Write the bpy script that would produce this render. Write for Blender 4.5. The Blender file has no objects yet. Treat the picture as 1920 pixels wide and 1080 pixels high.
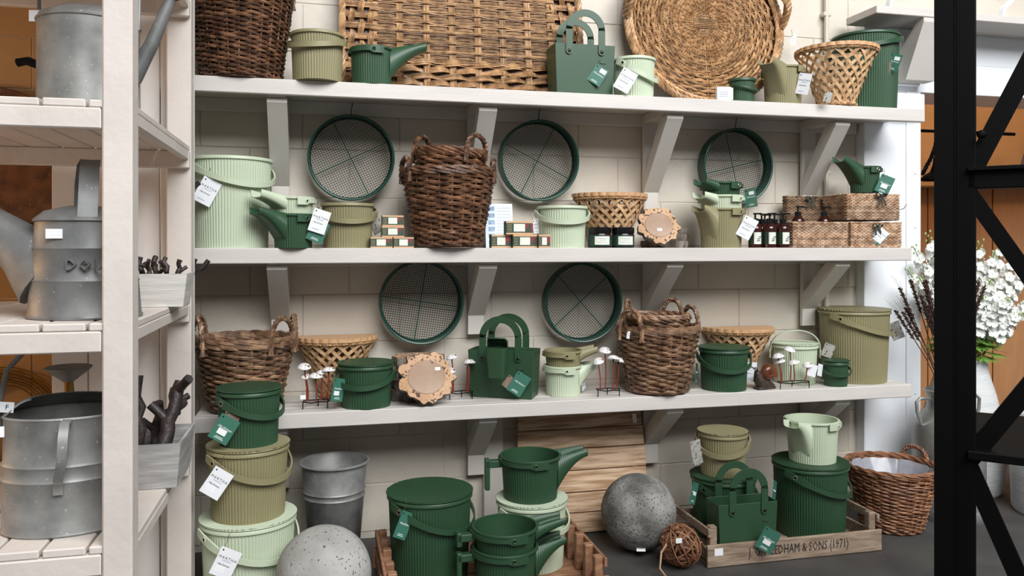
import bpy, math, random
from math import sin, cos, pi, sqrt
from mathutils import Vector, Matrix, noise
random.seed(7)
S = bpy.context.scene
COL = S.collection

# ------------------------------------------------------------------ camera
F, YAW, EYE, HOR = 1498.0, math.radians(13.5), 1.21, 462.0
CT, ST = cos(YAW), sin(YAW)
cam = bpy.data.cameras.new('camera')
cam.sensor_width = 36.0
cam.lens = 36.0 * F / 1920.0
cam.shift_y = -(540.0 - HOR) / 1920.0
cam.clip_start = 0.05
cam_o = bpy.data.objects.new('camera', cam)
COL.objects.link(cam_o)
cam_o.location = (0, 0, EYE)
cam_o.rotation_euler = (pi / 2, 0, -YAW)
S.camera = cam_o

# ------------------------------------------------------------------ light
W = bpy.data.worlds.new('world')
S.world = W
W.use_nodes = True
W.node_tree.nodes['Background'].inputs[0].default_value = (0.94, 0.97, 1.0, 1)
W.node_tree.nodes['Background'].inputs[1].default_value = 0.22

def area(name, loc, target, size, size_y, power, color):
    l = bpy.data.lights.new(name, 'AREA')
    l.shape = 'RECTANGLE'; l.size = size; l.size_y = size_y
    l.energy = power; l.color = color
    o = bpy.data.objects.new(name, l); COL.objects.link(o)
    o.location = loc
    o.rotation_euler = (Vector(target) - Vector(loc)).to_track_quat('-Z', 'Y').to_euler()
    return o
area('skylight', (2.0, -2.0, 5.1), (1.2, 3.2, .9), 5.5, 3.2, 820, (0.97, 0.985, 1.0))

def point(name, loc, power, color, r=0.06):
    l = bpy.data.lights.new(name, 'POINT'); l.energy = power; l.color = color; l.shadow_soft_size = r
    o = bpy.data.objects.new(name, l); COL.objects.link(o); o.location = loc
    return o
point('warm_lamp_left', (-2.4, 2.45, 1.35), 34, (1.0, 0.56, 0.24))
point('warm_lamp_doorway', (3.7, 4.0, 2.35), 20, (1.0, 0.68, 0.40), 0.1)
S.view_settings.view_transform = 'Standard'
S.view_settings.look = 'None'
S.view_settings.gamma = 1.0
S.view_settings.use_curve_mapping = False
S.view_settings.exposure = -0.24

# ------------------------------------------------------------------ measuring
def ray(px):
    u = (px - 960.0) / F
    return ST + u * CT, CT - u * ST
def xat(px, Y):
    a, b = ray(px)
    return Y * a / b
def mpp(px, Y):
    return Y / ray(px)[1] / F
def zat(px, py, Y):
    return EYE + (HOR - py) * mpp(px, Y)

# ------------------------------------------------------------------ mesh builder
def V(*a):
    return Vector(a)
class MB:
    def __init__(s):
        s.v = []; s.f = []; s.r = []; s.M = None
    def add(s, vs, fs, rnd=None):
        if rnd is None: rnd = random.random()
        b = len(s.v)
        if s.M is not None:
            M = s.M
            vs = [M @ Vector(p) for p in vs]
        s.v.extend([tuple(p) for p in vs]); s.r.extend([rnd] * len(vs))
        s.f.extend([[i + b for i in f] for f in fs])
        return s
    def box(s, x0, x1, y0, y1, z0, z1, b=0.0, rnd=None):
        if b <= 0:
            vs = [(x, y, z) for z in (z0, z1) for y in (y0, y1) for x in (x0, x1)]
            fs = [(0, 2, 3, 1), (4, 5, 7, 6), (0, 1, 5, 4), (2, 6, 7, 3), (0, 4, 6, 2), (1, 3, 7, 5)]
            return s.add(vs, fs, rnd)
        b = min(b, abs(x1 - x0) * .45, abs(y1 - y0) * .45, abs(z1 - z0) * .45)
        vs = []; idx = {}
        for i, x in enumerate((x0, x1)):
            for j, y in enumerate((y0, y1)):
                for k, z in enumerate((z0, z1)):
                    dx, dy, dz = (b if i == 0 else -b), (b if j == 0 else -b), (b if k == 0 else -b)
                    for a, p in enumerate(((x, y + dy, z + dz), (x + dx, y, z + dz), (x + dx, y + dy, z))):
                        idx[i, j, k, a] = len(vs); vs.append(p)
        fs = []
        g = lambda i, j, k, a: idx[i, j, k, a]
        fs.append([g(0,0,0,0), g(0,0,1,0), g(0,1,1,0), g(0,1,0,0)]); fs.append([g(1,0,0,0), g(1,1,0,0), g(1,1,1,0), g(1,0,1,0)])
        fs.append([g(0,0,0,1), g(1,0,0,1), g(1,0,1,1), g(0,0,1,1)]); fs.append([g(0,1,0,1), g(0,1,1,1), g(1,1,1,1), g(1,1,0,1)])
        fs.append([g(0,0,0,2), g(0,1,0,2), g(1,1,0,2), g(1,0,0,2)]); fs.append([g(0,0,1,2), g(1,0,1,2), g(1,1,1,2), g(0,1,1,2)])
        for j in (0, 1):
            for k in (0, 1): fs.append([g(0,j,k,1), g(1,j,k,1), g(1,j,k,2), g(0,j,k,2)])
        for i in (0, 1):
            for k in (0, 1): fs.append([g(i,0,k,0), g(i,1,k,0), g(i,1,k,2), g(i,0,k,2)])
        for i in (0, 1):
            for j in (0, 1): fs.append([g(i,j,0,0), g(i,j,1,0), g(i,j,1,1), g(i,j,0,1)])
        for i in (0, 1):
            for j in (0, 1):
                for k in (0, 1): fs.append([g(i,j,k,0), g(i,j,k,1), g(i,j,k,2)])
        return s.add(vs, fs, rnd)
    def tube(s, path, r, n=6, closed=False, rnd=None, cap=True, flat=1.0):
        P = [Vector(p) for p in path]; m = len(P)
        rr = r if isinstance(r, (list, tuple)) else [r] * m
        T = []
        for i in range(m):
            if closed: t = P[(i + 1) % m] - P[i - 1]
            else: t = P[min(i + 1, m - 1)] - P[max(i - 1, 0)]
            if t.length < 1e-9: t = Vector((0, 0, 1))
            T.append(t.normalized())
        a = Vector((0, 0, 1)) if abs(T[0].z) < .9 else Vector((1, 0, 0))
        nrm = (a - T[0] * a.dot(T[0])).normalized()
        vs = []
        for i in range(m):
            nrm = nrm - T[i] * nrm.dot(T[i])
            if nrm.length < 1e-6: nrm = T[i].orthogonal()
            nrm.normalize()
            bn = T[i].cross(nrm)
            for k in range(n):
                q = 2 * pi * k / n
                vs.append(P[i] + (nrm * cos(q) + bn * sin(q) * flat) * rr[i])
        fs = []
        for i in range(m if closed else m - 1):
            j = (i + 1) % m
            for k in range(n):
                l = (k + 1) % n
                fs.append([i*n+k, i*n+l, j*n+l, j*n+k])
        if not closed and cap:
            fs.append(list(range(n))[::-1]); fs.append([(m-1)*n+k for k in range(n)])
        return s.add(vs, fs, rnd)
    def lathe(s, prof, n=32, rnd=None, sx=1.0, sy=1.0, c=(0, 0)):
        vs = []; fs = []; rows = []
        for (r, z) in prof:
            if r < 1e-6:
                rows.append([len(vs)]); vs.append((c[0], c[1], z))
            else:
                rows.append(list(range(len(vs), len(vs) + n)))
                vs += [(c[0] + r * cos(2*pi*k/n) * sx, c[1] + r * sin(2*pi*k/n) * sy, z) for k in range(n)]
        for a, b in zip(rows[:-1], rows[1:]):
            for k in range(n):
                l = (k + 1) % n
                if len(a) == 1 and len(b) == 1: continue
                if len(a) == 1: fs.append([a[0], b[l], b[k]])
                elif len(b) == 1: fs.append([a[k], a[l], b[0]])
                else: fs.append([a[k], a[l], b[l], b[k]])
        return s.add(vs, fs, rnd)
    def ribbon(s, path, wd, w, th, rnd=None, closed=False):
        # a strap: w across along wd (vector or list), th thick along tangent x wd
        P = [Vector(p) for p in path]; m = len(P)
        vs = []
        for i in range(m):
            if closed: t = P[(i + 1) % m] - P[i - 1]
            else: t = P[min(i + 1, m - 1)] - P[max(i - 1, 0)]
            t.normalize()
            d = Vector(wd[i] if isinstance(wd, list) else wd)
            d = (d - t * d.dot(t)).normalized()
            nn = t.cross(d)
            ww = (w[i] if isinstance(w, list) else w) * .5
            h = th * .5
            vs += [P[i] - d*ww - nn*h, P[i] + d*ww - nn*h, P[i] + d*ww + nn*h, P[i] - d*ww + nn*h]
        fs = []
        for i in range(m if closed else m - 1):
            j = (i + 1) % m
            for k in range(4):
                l = (k + 1) % 4
                fs.append([i*4+k, i*4+l, j*4+l, j*4+k])
        if not closed:
            fs.append([3, 2, 1, 0]); fs.append([(m-1)*4+k for k in range(4)])
        return s.add(vs, fs, rnd)
    def prism(s, out, y0, y1, rnd=None, axis='y'):
        # outline of (a,b) pairs extruded; axis y: (x,z) outline ; axis z: (x,y) outline
        n = len(out)
        if axis == 'y': vs = [(a, y0, b) for a, b in out] + [(a, y1, b) for a, b in out]
        else: vs = [(a, b, y0) for a, b in out] + [(a, b, y1) for a, b in out]
        fs = [list(range(n)), list(range(2*n-1, n-1, -1))] + [[k, k+n, (k+1) % n + n, (k+1) % n] for k in range(n)]
        return s.add(vs, fs, rnd)
    def rope(s, path, R, r, strands=3, turns=8, n=5, closed=False):
        P = [Vector(p) for p in path]; m = len(P)
        T = [((P[(i+1) % m] - P[i-1]) if closed else (P[min(i+1, m-1)] - P[max(i-1, 0)])).normalized() for i in range(m)]
        a = Vector((0, 0, 1)) if abs(T[0].z) < .9 else Vector((1, 0, 0))
        N = []; nrm = (a - T[0]*a.dot(T[0])).normalized()
        for t in T:
            nrm = nrm - t * nrm.dot(t)
            nrm.normalize(); N.append(nrm.copy())
        for k in range(strands):
            q = []
            for i in range(m):
                th = 2*pi*(k/strands + turns*i/(m if closed else m - 1))
                q.append(P[i] + (N[i]*cos(th) + T[i].cross(N[i])*sin(th))*R)
            s.tube(q, r, n, closed=closed)
        return s
    def build(s, name, mat, parent=None, sharp=0.7, kind=None, label=None):
        me = bpy.data.meshes.new(name)
        me.from_pydata(s.v, [], s.f)
        at = me.attributes.new('rnd', 'FLOAT', 'POINT')
        at.data.foreach_set('value', s.r)
        me.materials.append(mat)
        me.update()
        if sharp is not None:
            me.shade_smooth(); me.set_sharp_from_angle(angle=sharp)
        o = bpy.data.objects.new(name, me); COL.objects.link(o)
        if parent is not None: o.parent = parent
        if kind: o['kind'] = kind
        if label: o['label'] = label
        return o
def fixn(o):
    import bmesh
    bm = bmesh.new(); bm.from_mesh(o.data); bmesh.ops.recalc_face_normals(bm, faces=bm.faces); bm.to_mesh(o.data); bm.free()
    return o
def share(o, parent=None, loc=None, rot=None, name=None):
    c = o.copy(); COL.objects.link(c)
    if parent is not None: c.parent = parent
    if loc is not None: c.location = loc
    if rot is not None: c.rotation_euler = rot
    if name: c.name = name
    return c
def thing(name, label, cat, loc=(0, 0, 0), rz=0.0, group=None, tilt=(0, 0)):
    o = bpy.data.objects.new(name, None); COL.objects.link(o)
    o.empty_display_size = .05
    o.location = loc; o.rotation_euler = (tilt[0], tilt[1], rz)
    o['label'] = label; o['category'] = cat
    if group: o['group'] = group
    return o
def dress(o, label, cat, group=None):
    o['label'] = label; o['category'] = cat
    if group: o['group'] = group
    return o
def struct(o):
    o['kind'] = 'structure'
    return o
def world_of(o):
    M = Matrix.Translation(o.location) @ o.rotation_euler.to_matrix().to_4x4()
    if o.parent is not None: M = world_of(o.parent) @ M
    return M
def hang(child, root, M):
    # place a child at world matrix M under root
    L = world_of(root).inverted() @ M
    child.parent = root
    child.location = L.to_translation(); child.rotation_euler = L.to_euler()
    return child

# ------------------------------------------------------------------ materials
def lin(c):
    if isinstance(c, str):
        c = [int(c[i:i+2], 16) / 255 for i in (0, 2, 4)]
    return [x / 12.92 if x <= .04045 else ((x + .055) / 1.055) ** 2.4 for x in c]
def pmat(name, col, rough=.5, var=.08, scale=6.0, col2=None, stretch=(1, 1, 1), bump=0.0, bscale=60.0, metal=0.0,
         rnd=0.0, spots=None, spec=.5, detail=4.0, pos=(.35, .65), trans=0.0, alpha=1.0):
    m = bpy.data.materials.new(name); m.use_nodes = True
    nt = m.node_tree; N = nt.nodes; L = nt.links
    p = N['Principled BSDF']
    p.inputs['Roughness'].default_value = rough; p.inputs['Metallic'].default_value = metal
    p.inputs['Specular IOR Level'].default_value = spec
    if trans: p.inputs['Transmission Weight'].default_value = trans
    if alpha < 1: p.inputs['Alpha'].default_value = alpha
    c = lin(col)
    tc = N.new('ShaderNodeTexCoord'); mp = N.new('ShaderNodeMapping')
    mp.inputs['Scale'].default_value = stretch
    L.new(tc.outputs['Object'], mp.inputs['Vector'])
    nz = N.new('ShaderNodeTexNoise'); nz.inputs['Scale'].default_value = scale; nz.inputs['Detail'].default_value = detail
    L.new(mp.outputs[0], nz.inputs['Vector'])
    rp = N.new('ShaderNodeValToRGB'); e = rp.color_ramp.elements
    e[0].position, e[1].position = pos
    if col2 is None:
        e[0].color = [min(1, x * (1 - var)) for x in c] + [1]; e[1].color = [min(1, x * (1 + var)) for x in c] + [1]
    else:
        e[0].color = c + [1]; e[1].color = lin(col2) + [1]
    L.new(nz.outputs['Fac'], rp.inputs[0])
    out = rp.outputs[0]
    if spots:
        vz = N.new('ShaderNodeTexNoise'); vz.inputs['Scale'].default_value = spots[1]; vz.inputs['Detail'].default_value = 2
        L.new(tc.outputs['Object'], vz.inputs['Vector'])
        r2 = N.new('ShaderNodeValToRGB'); r2.color_ramp.elements[0].position = spots[2]; r2.color_ramp.elements[1].position = spots[2] + .05
        L.new(vz.outputs['Fac'], r2.inputs[0])
        mx = N.new('ShaderNodeMixRGB'); L.new(r2.outputs[0], mx.inputs[0]); L.new(out, mx.inputs[1])
        mx.inputs[2].default_value = lin(spots[0]) + [1]
        out = mx.outputs[0]
    if rnd:
        at = N.new('ShaderNodeAttribute'); at.attribute_name = 'rnd'
        mr = N.new('ShaderNodeMapRange'); mr.inputs['To Min'].default_value = 1 - rnd; mr.inputs['To Max'].default_value = 1 + rnd
        L.new(at.outputs['Fac'], mr.inputs['Value'])
        hs = N.new('ShaderNodeHueSaturation'); L.new(mr.outputs[0], hs.inputs['Value']); L.new(out, hs.inputs['Color'])
        out = hs.outputs[0]
    L.new(out, p.inputs['Base Color'])
    if bump:
        n2 = N.new('ShaderNodeTexNoise'); n2.inputs['Scale'].default_value = bscale; n2.inputs['Detail'].default_value = 5
        L.new(mp.outputs[0], n2.inputs['Vector'])
        bp = N.new('ShaderNodeBump'); bp.inputs['Strength'].default_value = bump; bp.inputs['Distance'].default_value = .004
        L.new(n2.outputs['Fac'], bp.inputs['Height']); L.new(bp.outputs[0], p.inputs['Normal'])
    return m
M = {}
M['dark'] = pmat('dark_green_plastic', '2d4c34', .42, .06, 5)
M['olive'] = pmat('olive_plastic', '8c8563', .45, .05, 5)
M['mint'] = pmat('pale_green_plastic', 'c1ccb2', .45, .04, 5)
M['rim_metal'] = pmat('grommet_metal', 'b9b3a6', .3, .05, 5, metal=.9)
M['shelf'] = pmat('shelf_paint', 'd0cac4', .5, .05, 3, stretch=(1, 6, 6), bump=.15, bscale=30)
M['bracket'] = pmat('bracket_paint', 'cdc8c0', .5, .05, 3, bump=.1)
M['wall'] = pmat('wall_paint', 'cdc4b6', .5, .05, 4, bump=.45, bscale=22, spots=('c3b9aa', 9, .68))
M['mortar'] = pmat('mortar_paint', 'c6bdaf', .6, .12, 12, bump=.6, bscale=50)
M['white_board'] = pmat('white_gloss_board', 'f3f6f9', .35, .02, 3)
M['case'] = pmat('bookcase_paint', 'd2c9c1', .5, .05, 6, bump=.35, bscale=35)
M['case_back'] = pmat('bookcase_back_paint', 'e2deda', .5, .04, 6, bump=.2)
M['floor'] = pmat('floor_concrete', '3f3d3c', .6, .25, 5, col2='4c4a47', bump=.3, bscale=40, spots=('6b6864', 26, .72))
M['wicker_dark'] = pmat('dark_willow', '452a1c', .45, .3, 30, col2='7d5940', rnd=.5, bump=.5, bscale=120)
M['wicker_mid'] = pmat('brown_willow', '5b3e2d', .45, .3, 30, col2='93745a', rnd=.45, bump=.5, bscale=120)
M['wicker_tan'] = pmat('tan_rattan', '926b47', .42, .2, 30, col2='c69e73', rnd=.38, bump=.3, bscale=120)
M['wicker_red'] = pmat('reddish_willow', '6d4630', .5, .3, 30, col2='9a6d4e', rnd=.3, bump=.4, bscale=120)
M['slat'] = pmat('split_cane', 'b68c64', .45, .12, 40, col2='d8b48a', rnd=.15, stretch=(1, 1, 1), bump=.2, bscale=150)
M['lidwood'] = pmat('pale_lid_wood', 'c2966c', .5, .1, 6, col2='d0a67d', stretch=(1, 14, 14))
M['seagrass'] = pmat('seagrass', '977356', .7, .3, 40, col2='cdb095', rnd=.3, bump=.5, bscale=140)
M['seagrass_dark'] = pmat('seagrass_dark', '6f543f', .7, .3, 40, col2='a58a70', rnd=.3, bump=.5, bscale=140)
M['sieve'] = pmat('sieve_green_enamel', '17473a', .35, .08, 6)
M['wire'] = pmat('sieve_wire', '2b3230', .4, .1, 6, metal=.6)
M['black'] = pmat('black_paint', '030303', .6, .1, 8, spec=.12)
M['black_gloss'] = pmat('black_plastic', '121214', .25, .1, 8)
M['card_white'] = pmat('white_card', 'edeff2', .5, .02, 6)
M['card_green'] = pmat('green_card', '3f7362', .4, .04, 6)
M['card_brown'] = pmat('brown_card', '8b7766', .7, .06, 6)
M['card_photo'] = pmat('photo_card', '8f8d86', .6, .1, 60, col2='b9b6ae', spots=('55534e', 70, .58))
M['ink'] = pmat('dark_ink', '3b3d48', .6, .02, 6)
M['ink_blue'] = pmat('pale_ink', '8b93ad', .6, .02, 6)
M['ink_black'] = pmat('stencil_ink', '25211f', .7, .25, 60)
M['ink_white'] = pmat('white_ink', 'f2f4f2', .5, .02, 6)
M['string'] = pmat('string', '4b4640', .8, .1, 60)
M['zinc'] = pmat('galvanised_zinc', '7d7e7c', .5, .25, 14, col2='9d9d9a', metal=.35, bump=.12, bscale=30, spots=('c0c1bf', 130, .69))
M['zinc_dark'] = pmat('dull_zinc', '6a6b6b', .5, .3, 10, col2='8a8b8a', metal=.35, bump=.15, bscale=30, spots=('a4a6a6', 110, .70))
M['alu'] = pmat('worn_aluminium', '8b8a86', .4, .2, 8, col2='a9a8a4', metal=.7, bump=.1)
M['brass'] = pmat('brass', '9a7434', .35, .1, 8, metal=.9)
M['stone'] = pmat('weathered_stone', '96948f', .85, .2, 7, col2='b2b0ab', bump=.5, bscale=90, spots=('55524f', 95, .64))
M['stone2'] = pmat('lichen_stone', '605e59', .9, .25, 9, col2='a3a19b', bump=.9, bscale=60, spots=('45433f', 130, .60))
M['crate'] = pmat('crate_wood', '7a6553', .7, .15, 5, col2='a18d7a', stretch=(2, 16, 16), bump=.4, bscale=20, rnd=.12)
M['crate_red'] = pmat('reddish_crate_wood', '8a5f45', .6, .15, 5, col2='a67c5e', stretch=(3, 12, 12), bump=.3, bscale=20, rnd=.14)
M['plank'] = pmat('worn_panel_wood', '9d7a58', .6, .15, 4, col2='d0b294', stretch=(1.2, 14, 14), bump=.35, bscale=16, rnd=.12, detail=8, pos=(.4, .6))
M['branch'] = pmat('dark_branch', '221c1b', .5, .3, 25, col2='3c3230', bump=.8, bscale=60)
M['greybox'] = pmat('grey_washed_wood', '8f8d8a', .6, .15, 5, col2='b3b1ae', stretch=(1.5, 1.5, 14), bump=.3, bscale=18)
M['whitebox'] = pmat('white_washed_wood', 'bdbab4', .6, .12, 5, col2='d5d2cd', stretch=(1.5, 1.5, 14), bump=.3, bscale=18)
M['rust'] = pmat('rusty_iron', '4a3120', .8, .3, 20, col2='6e4a30', bump=.8, bscale=70, spots=('8a623c', 90, .68))
M['orange_wall'] = pmat('ochre_painted_wall', 'c6a37c', .7, .08, 5, bump=.4, bscale=25)
M['lamp_ochre'] = pmat('lamp_tinted_blocks', 'a07c50', .7, .08, 5, bump=.5, bscale=22)  # warm lamplight and shade on the far left blocks, put into their colour
M['orange_board'] = pmat('ochre_board', 'b48254', .55, .06, 5, stretch=(8, 8, 1))
M['heart'] = pmat('heartwood', '9a7b62', .6, .15, 5, col2='b79c86', spots=('6b503e', 14, .7))
M['cork'] = pmat('cork_face', 'b98f69', .7, .1, 12, col2='cba583', spots=('4d3626', 80, .57))
M['bark'] = pmat('rough_bark', '4b4039', .9, .4, 20, col2='8d8379', bump=1.0, bscale=50)
M['capwhite'] = pmat('chipped_white_enamel', 'e9e6e4', .35, .05, 10, spots=('7b6058', 85, .58))
M['stemred'] = pmat('rusty_red_wire', '8a3320', .45, .15, 20)
M['shell'] = pmat('glossy_brown_shell', '5a2e1c', .25, .25, 14, col2='7b4a30')
M['snail'] = pmat('dark_brown_cast', '2e241e', .45, .3, 60, col2='4a3b32', bump=.6, bscale=150)
M['glass'] = pmat('amber_brown_glass', '34100a', .12, .1, 6, spec=.7)
M['label_green'] = pmat('green_print', '1f4233', .5, .06, 8)
M['label_cream'] = pmat('cream_print', 'e3e5d8', .5, .03, 8)
M['label_red'] = pmat('red_print', '8f2f38', .5, .2, 45, col2='3f4a3c', pos=(.45, .55))
M['boxkraft'] = pmat('kraft_carton', 'd3ab84', .6, .05, 8)
M['ribbon'] = pmat('dark_ribbon', '353d36', .6, .1, 30)
M['paper'] = pmat('printed_paper', 'dbe8f3', .5, .01, 5)
M['paper_img'] = pmat('paper_pictures', '6f8fae', .5, .2, 60, col2='a9c0d6')
M['petal'] = pmat('white_petals', 'eef0ea', .6, .04, 30)
M['bud'] = pmat('pale_green_buds', 'a8bd72', .6, .1, 30)
M['stem'] = pmat('green_stems', '5d7a34', .6, .15, 30)
M['leaf'] = pmat('green_leaves', '6b9a3c', .5, .15, 20, col2='86b052')
M['wheat'] = pmat('dried_brown_ears', '33221c', .7, .3, 60, col2='573c30', bump=.5, bscale=200)
M['vase'] = pmat('limewashed_pot', 'd8d9d8', .8, .06, 6, bump=.6, bscale=30, stretch=(1, 1, 5), spots=('a9a8a5', 30, .7))
M['planter'] = pmat('pale_cast_pot', 'c2c3c5', .85, .08, 8, bump=.8, bscale=40, stretch=(1, 1, 4), spots=('8f8f8f', 40, .68))
M['plastic_film'] = pmat('clear_plastic_liner', 'c4c8d2', .15, .1, 30, spec=.8, alpha=.55)
M['terracotta'] = pmat('dusty_terracotta', '9a7d6c', .8, .1, 8)
M['sticker'] = pmat('price_sticker', 'f4f5f6', .5, .01, 5)
# ================================================================== the setting
WY = 3.36          # face of the block wall
SF = 3.03          # front edge of the wall shelves
fl = struct(MB().box(-3.2, 6.2, -1.5, 6.0, -.06, 0).build('floor', M['floor'], sharp=None))
wall = struct(MB().box(-3.0, 2.53, WY + .0035, WY + .22, 0, 2.75).build('wall_back', M['mortar'], sharp=None))
CH, BL = .1975, .392
for c in range(-9, 6):
    z0 = 1.606 + (c - 1) * CH
    z1 = z0 + CH
    if z1 < .03: continue
    off = -.275 if c % 2 == 0 else -.07
    k0 = int((-2.9 - off) // BL)
    x = off + k0 * BL
    while x < 2.5:
        a, b = max(x, -2.98), min(x + BL, 2.515)
        x += BL
        if b - a < .04: continue
        j = random.uniform(-.0015, .0015)
        MB().box(a + .001, b - .001, WY + j, WY + .06, max(z0, 0) + .001, z1 - .001, .003).build('block', M['lamp_ochre' if b < -.6 else 'wall'], wall, sharp=None)
# white boarded jamb and lintel of the doorway on the right
jm = struct(MB().box(2.515, 2.80, 3.30, 3.57, 0, 2.1, .004).build('trim_1', M['white_board'], sharp=None))
MB().box(2.742, 2.822, 3.292, 3.30, 0, 1.955, .002).build('edge_board', M['white_board'], jm, sharp=None)
for z in (.5, .95, 1.3, 1.56):
    MB().lathe([(0, 0), (.004, .0), (.003, .0025), (0, .003)], 8).build('screw', M['bracket'], jm).location = (2.79, 3.29, z)
nail = MB().tube([(2.70, 3.30, 1.385), (2.70, 3.26, 1.39), (2.705, 3.25, 1.41)], .0022, 5).build('hook', M['ink_blue'], jm)
lt = struct(MB().box(2.515, 5.6, 3.30, 3.57, 2.1, 2.32, .003).build('wall_lintel', M['white_board'], sharp=None))
MB().box(2.80, 5.6, 3.30, 3.57, 1.955, 2.1, .003).build('lintel_beam', M['white_board'], lt, sharp=None)
MB().box(2.50, 5.6, 3.36, 3.58, 2.32, 2.75, .003).build('upper_panel', M['wall'], lt, sharp=None)
struct(MB().box(2.575, 2.80, 3.24, 3.30, 1.835, 1.935, .003).build('trim_2', M['white_board'], sharp=None))
# the room seen through the doorway
br = struct(MB().box(-.02, 0, -1.9, 1.9, 0, 2.6).build('wall_far', M['orange_board'], sharp=None))
br.location = (4.55, 4.95, 0); br.rotation_euler = (0, 0, math.radians(58))
for i in range(9):
    MB().box(-.045, -.02, -1.9 + i * .42, -1.9 + i * .42 + .414, 0, 2.55, .004).build('plank', M['orange_board'], br, sharp=None)
MB().box(-.24, -.045, -1.9, 1.9, 1.64, 2.35, .006).build('bulkhead', M['orange_wall'], br, sharp=None)
struct(MB().box(2.5, 6.2, 3.58, 6.0, 2.62, 2.7).build('ceiling_light_block', M['orange_wall'], sharp=None))  # unseen, put in to block world light over the doorway room
struct(MB().box(6.1, 6.2, 3.3, 6.0, 0, 2.7).build('wall_right', M['orange_wall'], sharp=None))
struct(MB().box(2.5, 6.2, 5.9, 6.0, 0, 2.7).build('wall_end', M['orange_wall'], sharp=None))
struct(MB().box(2.42, 2.5, 3.58, 6.0, 0, 2.7).build('wall_inner', M['orange_wall'], sharp=None))
struct(MB().box(-3.1, -3.0, .6, 3.6, 0, 2.8).build('daylight_screen_left', M['wall'], sharp=None))  # added out of view to keep daylight off the lamplit left corner
struct(MB().box(-3.1, -.2, 1.2, 3.6, 2.75, 2.8).build('daylight_cover_left', M['wall'], sharp=None))  # unseen cover added to hold daylight back from the left corner
struct(MB().box(-.70, -.66, 2.84, WY, 0, 2.75).build('lamp_light_blocker', M['wall'], sharp=None))  # added unseen panel, stops warm lamp light spilling behind the shelves
struct(MB().box(xat(906, 3.34), xat(942, 3.34), 3.325, WY + .001, 0, .53, .003).build('trim_3', M['bracket'], sharp=None))
# pipe on the wall
pp = MB().tube([(xat(1551, 3.33), 3.335, .02), (xat(1551, 3.33), 3.335, 2.7)], .011, 8)
po = pp.build('wall_pipe', M['wall']); dress(po, 'thin cream painted pipe running up the block wall', 'pipe')
for z in (.9, 1.55, 2.3):
    MB().box(xat(1551, 3.33) - .02, xat(1551, 3.33) + .02, 3.325, 3.36, z, z + .02, .003).build('pipe_clip', M['wall'], po, sharp=None)

# ================================================================== wall shelves
Z1, Z2, Z3, TK = 1.821, 1.204, .599, .057
BX = [-.155, .64, 1.433, 2.227]
def wall_shelf(z, xl, xr, bz, tz, label):
    t = thing('long_shelf', label, 'shelf', ((xl + xr) / 2, 3.2, z - TK), 0, 'painted wall shelves')
    cx, cy, cz = t.location
    def P(mb, name, mat='shelf'):
        mb.v = [tuple(Vector(p) - Vector((cx, cy, cz))) for p in mb.v]
        return mb.build(name, M[mat], t, sharp=None)
    n = 4; w = (WY - .004 - SF - .03) / n
    for i in range(n):
        y0 = SF + .03 + i * w
        P(MB().box(xl, xr, y0 + .002, y0 + w - .002, z - .022, z - random.uniform(0, .001), .003), 'plank')
    P(MB().box(xl, xr, SF, SF + .03, z - TK, z, .003), 'fascia')
    P(MB().box(xl + .02, xr - .12, WY - .024, WY - .003, z - .075, z - .022, .002), 'ledger', 'bracket')
    for x in BX:
        P(MB().box(x - .035, x + .035, WY - .045, WY - .024, z - tz, z - .024, .002), 'batten', 'bracket')
        P(MB().box(x - .033, x + .033, SF + .032, WY - .046, z - .062, z - .023, .002), 'arm', 'bracket')
        # diagonal brace
        yb, zb, yt, zt = WY - .046, z - bz, SF + .035, z - .03
        d = Vector((0, yt - yb, zt - zb)).normalized(); nn = Vector((0, -d.z, d.y))
        if nn.z > 0: nn = -nn
        q = []
        o = [(yb, zb), (yb, zb + .07), (yt + .07, zt - .035), (yt, zt - .035), (yt, zt - .05)]
        mb = MB()
        vs = [(x - .036, a, b) for a, b in o] + [(x + .036, a, b) for a, b in o]; k = len(o)
        mb.add(vs, [list(range(k)), list(range(2*k-1, k-1, -1))] + [[i, i+k, (i+1) % k + k, (i+1) % k] for i in range(k)])
        b = P(mb, 'brace', 'bracket'); fixn(b)
        for dx in (-.014, .014):
            s = MB().lathe([(0, .003), (.003, .002), (.004, 0)], 8)
            so = s.build('screw', M['card_white'], t)
            so.location = (x + dx - cx, yb - .022 - cy, zb + .03 - cz); so.rotation_euler = (pi / 2, 0, 0)
    return t
wall_shelf(Z1, -.62, 2.62, .37, .455, 'long pale painted wall shelf, the topmost of three')
wall_shelf(Z2, -.62, 2.551, .285, .366, 'long pale painted wall shelf at eye level, the middle one')
wall_shelf(Z3, -.44, 2.551, .27, .355, 'long pale painted wall shelf just above the floor display')
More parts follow.
